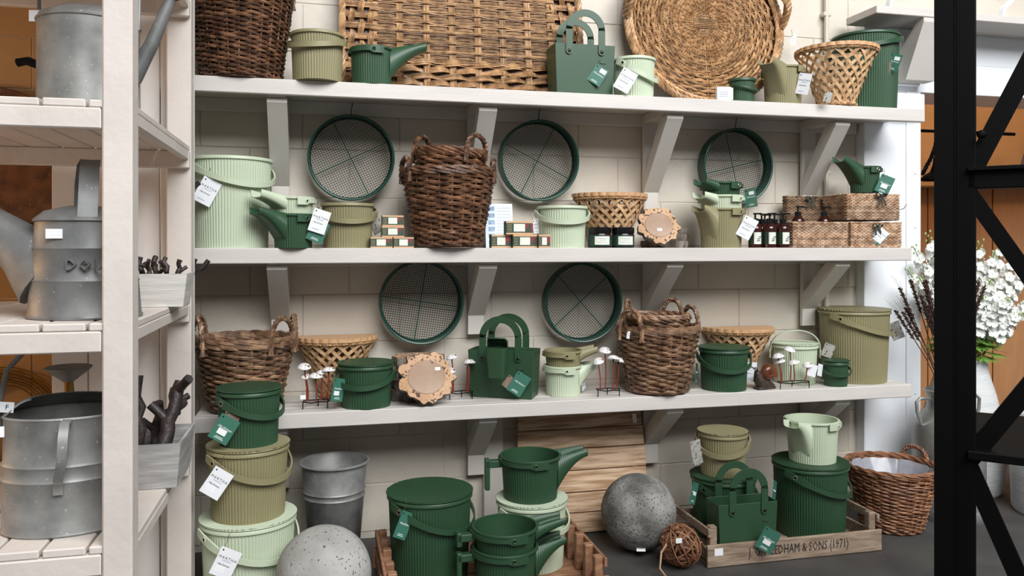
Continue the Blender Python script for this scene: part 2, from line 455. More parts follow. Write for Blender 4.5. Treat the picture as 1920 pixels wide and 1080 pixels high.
# upper right shelf over the doorway
us = thing('bracket_shelf', 'pale painted shelf high over the doorway with a wide diagonal bracket', 'shelf', (3.6, 3.2, 2.25))
def U(mb, name, mat='shelf'):
    mb.v = [tuple(Vector(p) - Vector((3.6, 3.2, 2.25))) for p in mb.v]
    return fixn(mb.build(name, M[mat], us, sharp=None))
U(MB().box(2.41, 5.2, 3.08, 3.295, 2.25, 2.285, .003), 'plank')
U(MB().box(2.62, 2.80, 3.27, 3.298, 1.98, 2.25, .003), 'batten', 'white_board')
for bx0 in (2.66, 3.95):
    o = [(3.27, 1.99), (3.27, 2.10), (3.12, 2.249), (3.085, 2.249), (3.085, 2.23), (3.20, 1.99)]
    k = len(o); mb = MB()
    mb.add([(bx0, a, b) for a, b in o] + [(bx0 + .16, a, b) for a, b in o], [list(range(k)), list(range(2*k-1, k-1, -1))] + [[i, i+k, (i+1) % k + k, (i+1) % k] for i in range(k)])
    U(mb, 'brace', 'bracket')
for i, px in enumerate((1672, 1884)):
    X = xat(px, 3.12)
    lb = ['white scrolled iron foot on the high shelf, left of the black post', 'white scrolled iron foot on the high shelf, right of the black post'][i]
    pts = [(0, 0, 0), (.002, 0, .03), (.012, 0, .05), (.03, 0, .062), (.05, 0, .085), (.06, 0, .12), (.062, 0, .16)]
    b = MB().ribbon([(p[0] * 1.2, p[1], p[2] * 1.2) for p in pts], (0, 1, 0), .03, .014).box(-.014, .02, -.015, .015, 0, .012, .002)
    o = b.build('iron_foot', M['white_board']); o.location = (X, 3.14, 2.285); dress(o, lb, 'iron foot', 'white iron feet on the high shelf')

# ================================================================== slatted bookcase on the left
bk = thing('slatted_rack', 'cream painted wooden rack with slatted shelves in the left foreground', 'rack', (-.9, 2.35, 0))
def B(mb, name, mat='case'):
    mb.v = [tuple(Vector(p) - Vector((-.9, 2.35, 0))) for p in mb.v]
    return mb.build(name, M[mat], bk, sharp=None)
XR, XL = -.4055, -1.42
for x0 in (XR - .062, XL):
    B(MB().box(x0, x0 + .062, 1.92, 1.985, 0, 2.6, .004), 'post')
B(MB().box(XR - .075, XR, 2.75, 2.815, 0, 2.6, .004), 'post')
B(MB().box(XL, XL + .075, 2.75, 2.815, 0, 2.6, .004), 'post')
BZ = [2.02, 1.535, 1.042, .55, .08]
for z in BZ:
    x = XR - .004
    while x > XL + .02:
        a = max(x - .086, XL)
        B(MB().box(a, x, 1.925, 2.748, z - .019, z - random.uniform(0, .0015), .003), 'slat')
        x -= .0925
    B(MB().box(XL + .064, XR - .064, 1.922, 1.947, z - .066, z - .0195, .003), 'front_rail')
    B(MB().box(XL + .004, XR - .002, 2.722, 2.749, z - .075, z - .0195, .003), 'rear_rail')
    for x0 in (XR - .025, XL + .003):
        B(MB().box(x0, x0 + .022, 1.987, 2.721, z - .048, z - .0195, .002), 'side_rail')
x = XR
while x > -.80:
    B(MB().box(x - .1035, x, 2.817, 2.832, 0, 2.6, .002), 'back_board', 'case_back')
    x -= .1075
# ================================================================== lettering and tags
_txt = {}
def text(s, size, mat, parent, loc, name='lettering', shear=0.0, space=1.0, align='CENTER', rot=None, ext=.0003, sx=1.0):
    key = (s, size, shear, space, align, ext, mat.name)
    if key not in _txt:
        cu = bpy.data.curves.new('lettering', 'FONT')
        cu.body = s; cu.size = size; cu.shear = shear; cu.space_character = space
        cu.align_x = align; cu.align_y = 'CENTER'; cu.extrude = ext; cu.resolution_u = 1
        t = bpy.data.objects.new('tmp', cu)
        me = bpy.data.meshes.new_from_object(t)
        me.name = 'lettering'
        me.materials.clear(); me.materials.append(mat)
        bpy.data.objects.remove(t); bpy.data.curves.remove(cu)
        _txt[key] = me
    o = bpy.data.objects.new(name, _txt[key]); COL.objects.link(o)
    o.parent = parent; o.location = loc; o.rotation_euler = rot or (pi / 2, 0, 0)
    o.scale = (sx, 1, 1)
    return o
def plate(parent, x0, x1, z0, z1, y, mat, name='print', th=.0004):
    return MB().box(x0, x1, y - th, y, z0, z1).build(name, mat, parent, sharp=None)
def tag(root, px, py, Y, w=.062, h=.09, tilt=30, kind='white', yaw=None, pitch=0, sticker=None, string=.03):
    # a swing tag with its hole in the upper left corner, hanging from root
    c = MB().box(-w/2, w/2, -.0006, .0006, -h/2, h/2)
    mat = {'white': 'card_white', 'green': 'card_green', 'brown': 'card_brown', 'photo': 'card_photo'}[kind]
    o = c.build('swing_tag', M[mat], None, sharp=None, label={'white': 'white printed swing tag', 'green': 'green printed swing tag', 'brown': 'brown card swing tag', 'photo': 'grey picture swing tag'}[kind])
    u = (px - 960) / F
    if yaw is None: yaw = math.degrees(math.atan(u)) * 0 - 13.5 - math.degrees(math.atan(u)) * .6
    Mx = Matrix.Translation((xat(px, Y), Y, zat(px, py, Y))) @ Matrix.Rotation(math.radians(yaw), 4, 'Z') @ Matrix.Rotation(math.radians(pitch), 4, 'X') @ Matrix.Rotation(math.radians(tilt), 4, 'Y')
    hang(o, root, Mx)
    f = -.0008
    hole = MB().lathe([(0, 0), (.0026, 0), (.0026, .0004), (0, .0004)], 8).build('hole', M['black'], o)
    hole.rotation_euler = (pi / 2, 0, 0); hole.location = (-w*.36, f, h*.40)
    k = w / .062
    if kind == 'white':
        text('MARTHA', .011 * k, M['ink'], o, (0, f, h*.16), space=1.35)
        plate(o, -.014*k, .014*k, h*.06, h*.075, -.0006, M['ink_blue'], 'small_print')
        text('Hachiman', .009 * k, M['ink'], o, (-.004 * k, f, -h*.08), shear=.5)
        if sticker is None: plate(o, -.018*k, .008*k, -h*.37, -h*.35, -.0006, M['ink_blue'], 'small_print')
    elif kind == 'green':
        text('Hachiman', .0115 * k, M['ink_white'], o, (0, f, h*.05), shear=.5)
        plate(o, -.012*k, .012*k, -h*.345, -h*.325, -.0006, M['ink_white'], 'small_print')
        plate(o, -.015*k, .015*k, -h*.40, -h*.38, -.0006, M['ink_white'], 'small_print')
    if sticker:
        sx, sz = sticker
        plate(o, sx*w - .014*k, sx*w + .014*k, sz*h - .009*k, sz*h + .009*k, -.0006, M['sticker'], 'price_sticker')
    if string:
        a = Vector((-w*.36, 0, h*.40))
        MB().tube([a, a + Vector((-.002, .004, string*.6)), a + Vector((-.006, .010, string))], .0008, 4).build('string', M['string'], o)
    return o

# ================================================================== ribbed plastic ware
def ribbed(mb, r0, r1, z0, z1, nrib, d=.0022):
    n = nrib * 4; offs = (-d, -.2 * d, 0, -.2 * d)
    vs = []; rows = [(r0, z0), (r1, z1)]
    for r, z in rows:
        for k in range(n):
            a = 2 * pi * k / n; q = r + offs[k % 4]
            vs.append((q * cos(a), q * sin(a), z))
    fs = [[k, (k+1) % n, n + (k+1) % n, n + k] for k in range(n)] + [list(range(n))[::-1]]
    mb.add(vs, fs)
def grommet(parent, loc, az, mat, R=.0075):
    o = MB().tube([(R*cos(a), R*sin(a), 0) for a in [2*pi*k/14 for k in range(14)]], .0022, 6, closed=True).build('grommet', mat, parent)
    o.location = loc; o.rotation_euler = (pi/2, 0, az + pi/2)
    c = MB().lathe([(0, -.001), (R*.9, -.001), (R*.9, .001), (0, .001)], 12).build('grommet_hole', M['black'], o)
    return o
def ribbed_lid(mb, R, z, pitch=.0075, h=.0014):
    n = int(2 * R / pitch); p = 2 * R / n
    for i in range(n):
        y0 = -R + i * p; y1 = y0 + p; ym = y0 + p * .5
        xe = lambda y: sqrt(max(R*R - y*y, (R*.10)**2))
        a, m_, b = xe(y0), xe(ym) + .0012, xe(y1)
        q0, q1 = y0 + p*.14, y1 - p*.14
        mb.add([(-a, y0, z), (a, y0, z), (m_, q0, z+h), (-m_, q0, z+h), (m_, q1, z+h), (-m_, q1, z+h), (b, y1, z), (-b, y1, z)],
               [(0, 1, 2, 3), (3, 2, 4, 5), (5, 4, 6, 7)])
        mb.add([(-m_, q0, z+h), (-m_, q1, z+h), (-m_, q1, z-.004), (-m_, q0, z-.004), (m_, q0, z+h), (m_, q1, z+h), (m_, q1, z-.004), (m_, q0, z-.004)],
               [(0, 1, 2, 3), (4, 7, 6, 5)])
    mb.lathe([(0, z - .001), (R - .001, z - .001), (R, z - .005), (R - .004, z - .008), (0, z - .008)], 64)
BUCK = 'ribbed plastic buckets'
def bucket(name, label, colour, d, h, loc, rz=40, lid=True, handle='down', drop=.045, grom=None, lidrot=0, sw=.0185, group=BUCK):
    m = M[colour]
    t = thing(name, label, 'bucket', loc, math.radians(rz), group)
    R = d / 2; r0 = R * .90
    nr = max(36, int(pi * d / .0112))
    b = MB(); ribbed(b, r0, R - .003, 0, h - .012, nr, .0024 if d > .15 else .0016)
    body = b.build('body', m, t, sharp=.5)
    b = MB()
    if not lid:
        b.lathe([(0, .006), (r0 - .005, .006), (R - .008, h - .012), (R - .008, h)], 56)
    b.lathe([(R - .008, h - .001), (R - .006, h), (R + .001, h), (R + .003, h - .003), (R + .003, h - .011), (R - .003, h - .013)], 72)
    b.build('rim', m, t, sharp=.6)
    if lid:
        b = MB(); ribbed_lid(b, R + .003, h + .009)
        l = b.build('lid', m, t, sharp=.5); l.rotation_euler = (0, 0, math.radians(lidrot - rz))
    zp = h - .03
    Rp = R + .010
    drop *= 1.35
    n = 30
    gm = M[grom] if grom else m
    if handle == 'down':
        e = .30
        ang = [-e + (pi + 2*e) * i / n for i in range(n + 1)]
        path = [(Rp*cos(a), -Rp*sin(a), zp - drop*sin(a) if sin(a) > 0 else zp - drop*.6*sin(a)) for a in ang]
        w = [sw * (1.45 if abs(a) < .22 or abs(a - pi) < .22 else (1.2 if (a < .34 or a > pi - .34) else 1)) for a in ang]
        MB().ribbon(path, (0, 0, 1), w, .0058).build('handle', m, t, sharp=.6)
    elif handle == 'up':
        ang = [-.0 + pi * i / n for i in range(n + 1)]
        path = [(Rp*cos(0), 0, zp - .03)] + [(Rp*cos(a), -.03*sin(a), zp + drop*sin(a)**.8) for a in ang] + [(-Rp, 0, zp - .03)]
        MB().ribbon(path, (0, 1, 0), sw * 1.05, .0042).build('handle', m, t, sharp=.6)
    if handle:
        for sgn in (1, -1):
            grommet(t, (sgn * (Rp + .0032), 0, zp), 0, gm, .0075 if d > .15 else .004)
    return t
JUG = 'ribbed plastic spouted jugs'
def jug(name, label, colour, d, h, loc, rz=0, L=.10, rise=.012, back_handle=False, drop=.0, group=JUG, grom=None, nest=0.0):
    m = M[colour]
    t = thing(name, label, 'watering jug', loc, math.radians(rz), group)
    R = d / 2; r0 = R * (.78 if nest else .88)
    b = MB(); ribbed(b, r0, R - .003, 0, h - .006, max(30, int(pi * d / .0105)), .002)
    b.build('body', m, t, sharp=.5)
    b = MB()
    b.lathe([(0, .005), (r0 - .005, .005), (R - .007, h - .012), (R - .007, h)], 48)
    b.lathe([(R - .007, h - .001), (R - .005, h), (R + .001, h), (R + .003, h - .002), (R + .003, h - .008), (R - .003, h - .010)], 64)
    b.build('rim', m, t, sharp=.6)
    # trough spout
    K, mm = 30, 16
    vs = []
    for i in range(K + 1):
        s_ = i / K
        xs = sqrt(R*R - (R*.16 + .034)**2) - .006
        x = xs * (1 - s_) + (R + L) * s_
        rbs = 1 - (.022 if i % 2 else 0)
        w = (R * .16 * (1 - s_) + .034) * rbs
        top = h - .001 + rise * s_
        dmax = nest - .012 if nest else .84 * h
        dp = (.028 + (dmax - .028) * (1 - s_) ** 1.9) * rbs
        for j in range(mm + 1):
            tt = -1 + 2 * j / mm
            rb = 1
            y = w * math.copysign(abs(sin(tt * pi / 2)) ** .5, tt) * rb
            vs.append((x, y, top - dp * abs(cos(tt * pi / 2)) ** .38 * rb))
    fs = []
    q = mm + 1
    for i in range(K):
        for j in range(mm):
            fs.append([i*q+j, i*q+j+1, (i+1)*q+j+1, (i+1)*q+j])
    so = MB().add(vs, fs).build('spout', m, t, sharp=.5)
    md = so.modifiers.new('solid', 'SOLIDIFY'); md.thickness = .0035; md.offset = 0
    # strap lying round the rim with a clip at either end
    n = 26; Rp = R + .0065; zp = h - .016
    ang = [pi/2 - .42 + (pi + .84) * i / n for i in range(n + 1)]
    path = [(Rp*cos(a), Rp*sin(a), zp - drop*max(0, -cos(a))) for a in ang]
    w = [.014 + (.014 if (a < pi/2 + .10 or a > 3*pi/2 - .10) else 0) for a in ang]
    MB().ribbon(path, (0, 0, 1), w, .0045).build('handle', m, t, sharp=.6)
    for sgn in (1, -1):
        a = sgn * (pi/2 + .02)
        grommet(t, ((Rp + .003)*cos(a), (Rp + .003)*sin(a), zp), a, M[grom] if grom else m, .006)
    if back_handle:
        b = MB().box(-R - .058, -R + .004, -.016, .016, h - .042, h - .016, .003)
        b.box(-R - .060, -R - .042, -.016, .016, h - (.058 if nest else .125), h - .010, .003)
        b.build('grip', m, t, sharp=.6)
    return t
def tote(name, label, colour, w, dp, h, loc, rz=0, hh=.12, hx=.27, hw=.028):
    m = M[colour]
    t = thing(name, label, 'tote', loc, math.radians(rz), 'plastic tote bags')
    k = .93; th = .0035
    def ring(a, b, z): return [(-a, -b, z), (a, -b, z), (a, b, z), (-a, b, z)]
    W2, D2 = w/2, dp/2
    vs = ring(W2*k, D2*k, 0) + ring(W2, D2, h) + ring(W2 - th, D2 - th, h) + ring(W2*k - th, D2*k - th, .004)
    fs = [[3, 2, 1, 0]]
    for r in range(3):
        fs += [[r*4+i, r*4+(i+1) % 4, r*4+4+(i+1) % 4, r*4+4+i] for i in range(4)]
    fs.append([12, 13, 14, 15])
    body = MB().add(vs, fs).build('body', m, t, sharp=None)
    bv = body.modifiers.new('bevel', 'BEVEL'); bv.width = .003; bv.segments = 2; bv.limit_method = 'ANGLE'
    a = hx * w; z0 = h - .03; n = 18
    for sgn in (-1, 1):
        y = sgn * (D2 + .003)
        zs = h + hh - a
        path = [(-a, y, z0), (-a, y, h), (-a, y, zs)] + [(-a*cos(pi*i/n), y, zs + a*sin(pi*i/n)) for i in range(1, n)] + [(a, y, zs), (a, y, h), (a, y, z0)]
        wd = [(1, 0, 0)] * 3 + [(-cos(pi*i/n), 0, sin(pi*i/n)) for i in range(1, n)] + [(-1, 0, 0)] * 3
        hd = MB().ribbon(path, wd, hw, .0048)
        for x in (-a, a):
            hd.prism([(x + hw/2*cos(q), z0 + hw/2*sin(q)) for q in [pi + pi*i/8 for i in range(9)]], y - .0024, y + .0024)
        ho = hd.build('handle', m, t, sharp=.6)
        for x in (-a, a):
            r = MB().lathe([(0, .003), (.004, .003), (.007, .001), (.008, -.002)], 12).build('rivet', M['black_gloss'], ho)
            r.location = (x, y + sgn * .0026, z0); r.rotation_euler = (sgn * -pi/2, 0, 0)
    MB().box(.30*w - .012, .30*w + .012, -D2 - .002, -D2 + .004, h - .075, h - .069).build('slot', m, t, sharp=None)
    return t

# ================================================================== willow baskets
def willow(mb_weave, rfun, z0, z1, pr=.0055, nst=22, amp=.0045, lean=0.0, seg=4, jit=.002):
    z = z0; i = 0
    n = nst * seg
    while z < z1:
        R = rfun(z); ph = pi * (i % 2)
        j1, j2 = random.uniform(0, 6.28), random.uniform(0, 6.28)
        rr = pr * random.uniform(.8, 1.2)
        # several rods make up one round, each with its own tone
        cuts = sorted(random.sample(range(n), 5))
        for c0, c1 in zip(cuts, cuts[1:] + [cuts[0] + n]):
            p = []
            for k in range(c0 - 1, c1 + 2):
                a = 2 * pi * k / n
                q = R + amp * sin(nst * .5 * a * 2 * .5 + ph) + jit * sin(3*a + j1)
                p.append((q*cos(a), q*sin(a), z + jit * sin(2*a + j2) + .0018*sin(nst*.5*a + ph + 1)))
            mb_weave.tube([(x_, y_, max(z_, rr + .001)) for x_, y_, z_ in p], rr, 5)
        z += pr * 1.62; i += 1
def arch(cx, cy, dirx, diry, span, hgt, z, out=.0, n=16):
    # a loop handle standing on the rim; (dirx,diry) runs along the rim
    p = []
    nx, ny = -diry, dirx
    for i in range(n + 1):
        a = pi * i / n
        s = -cos(a) * span / 2; u = sin(a)
        p.append((cx + dirx*s + nx*out*u, cy + diry*s + ny*out*u, z - .045*(1-u)**3 + hgt*u))
    return p
def willow_basket(name, label, mat, rb, rt, h, loc, rz=0, handles=(0, 180), pr=.0055, nst=22, rim=3, hspan=.115, hh=.065, bulge=.0, group='willow baskets', tilt=(0, 0), hr=.0072, inner=True):
    m = M[mat]
    t = thing(name, label, 'basket', loc, math.radians(rz), group, tilt)
    rf = lambda z: rb + (rt - rb) * (z/h) ** .9 + bulge * sin(pi*z/h)
    w = MB(); willow(w, rf, pr*2.1, h - pr*2.2, pr, nst)
    w.build('weave', m, t, kind='stuff')
    s = MB()
    for k in range(nst):
        a = 2*pi*(k + .25)/nst
        s.tube([((rf(z))*cos(a), (rf(z))*sin(a), z) for z in [.007 + (h - .007)*i/6 for i in range(7)]], pr*.75, 5)
    s.build('stakes', m, t, kind='stuff')
    b = MB()
    for i in range(rim):
        R = rf(h) + random.uniform(-.003, .004)
        n = 72; p1, p2 = random.uniform(0, 6), random.uniform(0, 6)
        for q in range(2):
            b.tube([((R + .005*sin(10*2*pi*k/n + p1 + pi*q))*cos(2*pi*k/n), (R + .005*sin(10*2*pi*k/n + p1 + pi*q))*sin(2*pi*k/n), h - pr*1.6 + i*pr*1.3 + .004*cos(10*2*pi*k/n + p1 + pi*q)) for k in range(n)], pr*1.15, 5, closed=True)
    b.build('rim', m, t)
    f = MB()
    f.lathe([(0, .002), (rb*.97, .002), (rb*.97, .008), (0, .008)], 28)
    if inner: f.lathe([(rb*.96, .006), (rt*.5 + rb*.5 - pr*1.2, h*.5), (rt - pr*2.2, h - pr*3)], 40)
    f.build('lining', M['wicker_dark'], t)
    for az in handles:
        a = math.radians(az); R = rf(h)
        g = MB().rope(arch(R*cos(a), R*sin(a), -sin(a), cos(a), hspan, hh, h), hr*.75, hr, 3, 6)
        g.build('handle', m, t)
    return t

# ================================================================== half round lattice baskets
def lattice(name, label, rt, rb, h, loc, rz=0, lid=True, n=10, tw=1.55, w=.0135, full=False):
    t = thing(name, label, 'lattice basket', loc, math.radians(rz), 'half-round lattice baskets')
    span = 2*pi if full else pi
    rf = lambda u: rb + (rt - rb) * (u ** 1.15)
    def P(phi, u, off=0):
        r = rf(u) + off
        return Vector((r*sin(phi), -r*cos(phi), .012 + (h - .03) * u))
    lo, hi = (-pi, pi) if full else (-pi/2, pi/2)
    nn = n * 2 if full else n
    for fam in (1, -1):
        for k in range(-8, nn + 9):
            ph0 = lo + (hi - lo) * (k + .5) / nn
            pts = []; wd = []
            for i in range(15):
                u = i / 14
                ph = ph0 + fam * tw * (u - .5)
                if not full and not (lo - .001 <= ph <= hi + .001): continue
                if full and not (0 <= k < nn): continue
                cr = (2 * tw * (u - .5)) / ((hi - lo) / nn) * .5
                pts.append(P(ph, u, .0022 * fam * cos(pi * (cr + k))))
                tn = (P(ph + fam*.01*tw, min(u + .01, 1)) - P(ph, u)).normalized()
                rad = Vector((sin(ph), -cos(ph), 0)); wd.append(tn.cross(rad))
            if len(pts) >= 3:
                MB().ribbon(pts, wd, w, .002).build('slat', M['slat'], t, sharp=None)
    def ring(R, z, nn=40):
        if full: return [(R*cos(2*pi*i/nn), R*sin(2*pi*i/nn), z) for i in range(nn)], True
        arc = [(R*sin(lo + (hi-lo)*i/nn), -R*cos(lo + (hi-lo)*i/nn), z) for i in range(nn + 1)]
        back = [(R - 2*R*i/12, 0, z) for i in range(1, 12)]
        return arc + back, True
    p, c = ring(rt + .003, h - .016); b = MB().rope(p, .0035, .0042, 3, 30, 5, closed=True); b.build('braided_edge', M['wicker_tan'], t)
    p, c = ring(rb + .003, .010); b = MB().rope(p, .0045, .005, 3, 14, 5, closed=True); b.build('foot_edge', M['wicker_tan'], t)
    base = [(rb*sin(lo + (hi-lo)*i/24), -rb*cos(lo + (hi-lo)*i/24)) for i in range(25)]
    fixn(MB().prism(base, .001, .008, axis='z').build('base', M['lidwood'], t, sharp=None))
    if not full:
        bk_ = MB()
        for i in range(5):
            u = i / 4
            bk_.box(-rf(u), rf(u), -.004, .0, .012 + (h-.03)*u - .006, .012 + (h-.03)*u + .006)
        for k in range(7):
            a = -.9 + .3*k
            bk_.ribbon([(a*rf(u), -.006, .012 + (h-.03)*u) for u in (0, .25, .5, .75, 1)], (1, 0, 0), .01, .002)
        bk_.build('back_frame', M['slat'], t, sharp=None)
    # scalloped edge or lid
    sc = []
    N = 156 if not full else 240
    for i in range(N + 1):
        ph = lo + (hi-lo)*i/N
        r = rt + .007 + .0048*abs(sin(ph * 15))
        sc.append((r*sin(ph), -r*cos(ph)))
    if lid:
        fixn(MB().prism(sc, h - .010, h + .006, axis='z').build('lid', M['lidwood'], t, sharp=.5))
    else:
        inn = [(x*.93, y*.93) for x, y in sc]
        k = len(sc)
        vs = [(x, y, h-.010) for x, y in sc] + [(x, y, h+.006) for x, y in sc] + [(x, y, h+.006) for x, y in inn] + [(x, y, h-.010) for x, y in inn]
        fs = [[r*k+i, r*k+i+1, ((r+1) % 4)*k+i+1, ((r+1) % 4)*k+i] for r in range(4) for i in range(k-1)]
        fixn(MB().add(vs, fs).build('scalloped_edge', M['lidwood'], t, sharp=.5))
    return t
# ================================================================== top shelf
def at(px, Y, z): return (xat(px, Y), Y, z)
willow_basket('willow_basket', 'huge dark brown willow basket at the left end of the top shelf', 'wicker_dark', .140, .186, .35, at(452, 3.150, Z1), 20, (-20, 160), nst=26, pr=.0052, hspan=.13)
bucket('ribbed_bucket', 'open olive bucket on the top shelf beside the huge dark basket', 'olive', .197, .178, at(595, 3.075, Z1), -20, lid=False, drop=.022)
j = jug('spouted_jug', 'dark green spouted jug on the top shelf in front of the rectangular rattan tray', 'dark', .165, .142, at(697, 3.10, Z1), 3, L=.125, rise=.035)
# rectangular rattan tray leaning on the wall
def rect_tray():
    Wd, Hh = 1.02, .80
    X = xat(877, 3.2)
    t = thing('rattan_tray', 'big rectangular tan rattan tray leaning against the wall', 'tray', (X, 3.232, Z1 + .016), 0, None, (math.radians(-8.5), 0))
    m = M['wicker_tan']
    bd = .135
    # backing so the wall does not show as one flat sheet: dark thin rods behind
    x0, x1, z0, z1 = -Wd/2 + bd, Wd/2 - bd, bd*.9, Hh - bd
    w = MB()
    nb = 7
    sp = (x1 - x0) / nb
    for i in range(nb + 1):
        xb = x0 + i * sp
        for k in range(5):
            xx = xb + (k - 2) * .0056
            w.tube([(xx, -.004, .02 + (Hh - .04)*q/8) for q in range(9)], .0029, 5)
    w.build('upright_rods', m, t, kind='stuff')
    w = MB(); z = z0; row = 0
    while z < z1:
        g5 = row % 6; grp = row // 6
        front = g5 < 2
        pts = []; n = nb * 8
        for q in range(n + 1):
            x = x0 - .012 + (x1 - x0 + .024) * q / n
            a = pi * (x - x0) / sp            # a bundle stands at every multiple of pi
            near = abs(cos(a)) ** 3
            sg = 1 if front else -1
            if g5 in (2, 5): sg = -.2
            pinch = (.0018 if g5 == 0 else -.0018 if g5 == 1 else 0) * near
            pts.append((x, -.004 - .0105 * sg * near - .002 * (g5 % 2), z + pinch + random.uniform(-.0006, .0006)))
        w.tube(pts, .0027 if front else .0022, 5)
        z += .0070; row += 1
    w.build('weave', m, t, kind='stuff')
    # thick woven border : bundles looping over the uprights
    b = MB()
    def band(p0, p1, across, nrow, pitch):
        p0, p1 = Vector(p0), Vector(p1); d = p1 - p0; Ln = d.length; d.normalize(); ac = Vector(across)
        for r in range(nrow):
            for s in range(5):
                o_ = (r + .5) / nrow
                base = p0 + ac * o_
                n = int(Ln / pitch) * 8
                pts = []
                for q in range(n + 1):
                    u = Ln * q / n
                    a = pi * u / pitch + r * pi
                    pts.append(base + d*u + Vector((0, -.012*cos(a) - .006, 0)) + ac.normalized() * ((s - 2)*.0052*(.75 + .25*cos(a)) + .003*sin(a)))
                b.tube(pts, .0030, 5)
    band((-Wd/2 + .02, 0, .02), (Wd/2 - .02, 0, .02), (0, 0, bd*.85), 4, .062)
    band((-Wd/2 + .02, 0, Hh - .02), (Wd/2 - .02, 0, Hh - .02), (0, 0, -bd*.85), 4, .062)
    band((-Wd/2 + .03, 0, .03), (-Wd/2 + .03, 0, Hh - .03), (bd*.85, 0, 0), 3, .045)
    band((Wd/2 - .03, 0, .03), (Wd/2 - .03, 0, Hh - .03), (-bd*.85, 0, 0), 3, .045)
    for i in range(int(Hh / .045)):
        z = .03 + i * .045
        for k in range(4):
            for sx in (-1, 1):
                b.tube([(sx*(Wd/2 - .015), -.006, z + k*.006), (sx*(Wd/2 - bd - .02), -.006, z + k*.006)], .003, 5)
    b.build('border_weave', m, t, kind='stuff')
    e = MB()
    for sx in (-1, 1):
        e.rope([(sx*(Wd/2 - .012), -.014, Hh*q/40) for q in range(41)], .008, .0075, 4, 7, 6)
    e.rope([(-Wd/2 + Wd*q/50, -.010, .004) for q in range(51)], .006, .006, 3, 9, 6)
    e.rope([(-Wd/2 + Wd*q/50, -.014, Hh) for q in range(51)], .008, .0075, 4, 9, 6)
    e.build('twisted_edge', m, t)
    MB().box(-Wd/2 + .02, Wd/2 - .02, .010, .014, .02, Hh - .02).build('backing', M['wicker_dark'], t, sharp=None)
rect_tray()
g = tote('tote_bag', 'dark green plastic tote bag on the top shelf', 'dark', .255, .13, .205, at(1088, 3.13, Z1), 0, .125)
tag(g, 1121, 141, 3.055, .06, .075, 33, 'green', sticker=(.17, .30))
b = bucket('ribbed_bucket', 'small open pale green bucket beside the tote on the top shelf', 'mint', .18, .168, at(1188, 3.13, Z1), 42, lid=False, drop=.05)
tag(b, 1173, 151, 3.02, .066, .088, 30, 'white', string=.04)
# round rattan tray
def round_tray():
    R = .375
    t = thing('rattan_tray', 'big round tan rattan tray with two rope handles leaning against the wall', 'tray', (xat(1327, 3.25), 3.235, Z1 + .012), 0, None, (math.radians(-8), 0))
    m = M['wicker_tan']; cz = R + .004
    w = MB(); ns = 44
    i = 0; r = .062
    while r < R - .03:
        ph = pi * (i % 2); n = ns * 2
        amp = .004 + .004 * (r / R)
        for k2 in range(2):
            rr = r + k2 * .0062
            j1 = random.uniform(0, 6)
            w.tube([((rr + .0015*sin(5*2*pi*k/n + j1))*cos(2*pi*k/n), -.006 - amp*cos(ns/2*2*pi*k/n + ph), cz + (rr + .0015*sin(5*2*pi*k/n + j1))*sin(2*pi*k/n)) for k in range(n)], .0034, 4, closed=True)
        r += .0125 + .005 * (r / R); i += 1
    w.build('ring_weave', m, t, kind='stuff')
    s = MB()
    for k in range(ns):
        a = 2*pi*k/ns
        for d_ in (-.004, .004):
            s.tube([((.05 + (R - .05)*q/6)*cos(a) - d_*sin(a), -.006, cz + (.05 + (R - .05)*q/6)*sin(a) + d_*cos(a)) for q in range(7)], .0028, 4)
    s.build('spokes', m, t, kind='stuff')
    c = MB()
    for k in range(6):
        o_ = (k - 2.5) * .008
        c.tube([(-.055, -.010, cz + o_), (.055, -.010, cz + o_)], .003, 5)
        c.tube([(o_, -.004, cz - .055), (o_, -.004, cz + .055)], .003, 5)
    for q in range(5):
        rr = .034 + q * .006
        c.tube([(rr*cos(2*pi*k/32), -.006 - .004*cos(8*2*pi*k/32 + pi*q), cz + rr*sin(2*pi*k/32)) for k in range(32)], .0028, 4, closed=True)
    c.build('centre_cross', m, t)
    e = MB().rope([(R*cos(2*pi*k/120), -.014, cz + R*sin(2*pi*k/120)) for k in range(120)], .009, .0085, 4, 26, 6, closed=True)
    e.rope([((R - .018)*cos(2*pi*k/120), -.020, cz + (R - .018)*sin(2*pi*k/120)) for k in range(120)], .006, .006, 3, 30, 5, closed=True)
    e.build('twisted_edge', m, t)
    for sg in (1, -1):
        p = []
        for q in range(17):
            a = pi * q / 16
            an = math.radians(14 + 28 * (q / 16 - .5) * 1.0)
            rr = R + .004 + .0 * sin(a)
            p.append((sg * rr * cos(an) , -.02 - .075 * sin(a), cz + rr * sin(an)))
        MB().rope(p, .010, .010, 4, 3, 6).build('handle', m, t)
    bk_ = MB().lathe([(0, 0), (R - .01, 0), (R - .01, .003), (0, .003)], 48).build('backing', M['wicker_dark'], t)
    bk_.location = (0, .009, cz); bk_.rotation_euler = (pi/2, 0, 0)
    tag(t, 1488, 75, 3.27, .022, .05, 5, 'white', string=.03)
round_tray()
cb = MB().box(-.034, .026, -.014, .014, 0, .058, .002).box(.0265, .034, -.012, .012, .004, .054).build('small_carton', M['card_white'])
cb.location = at(1358, 3.06, Z1); cb.rotation_euler = (0, 0, -.25)
dress(cb, 'small white carton at the front of the top shelf before the round tray', 'carton')
for k in range(3): plate(cb, -.024, .012, .034 - k*.008, .036 - k*.008, -.0141, M['ink_blue'], 'small_print')
bucket('ribbed_bucket', 'mini open dark green bucket on the top shelf next to the white carton', 'dark', .112, .105, at(1391, 3.11, Z1), 40, lid=False, drop=.016, sw=.009)
j = jug('spouted_jug', 'olive spouted jug on the top shelf between mini bucket and lattice basket', 'olive', .172, .165, at(1468, 3.115, Z1), 214, L=.085, rise=.02)
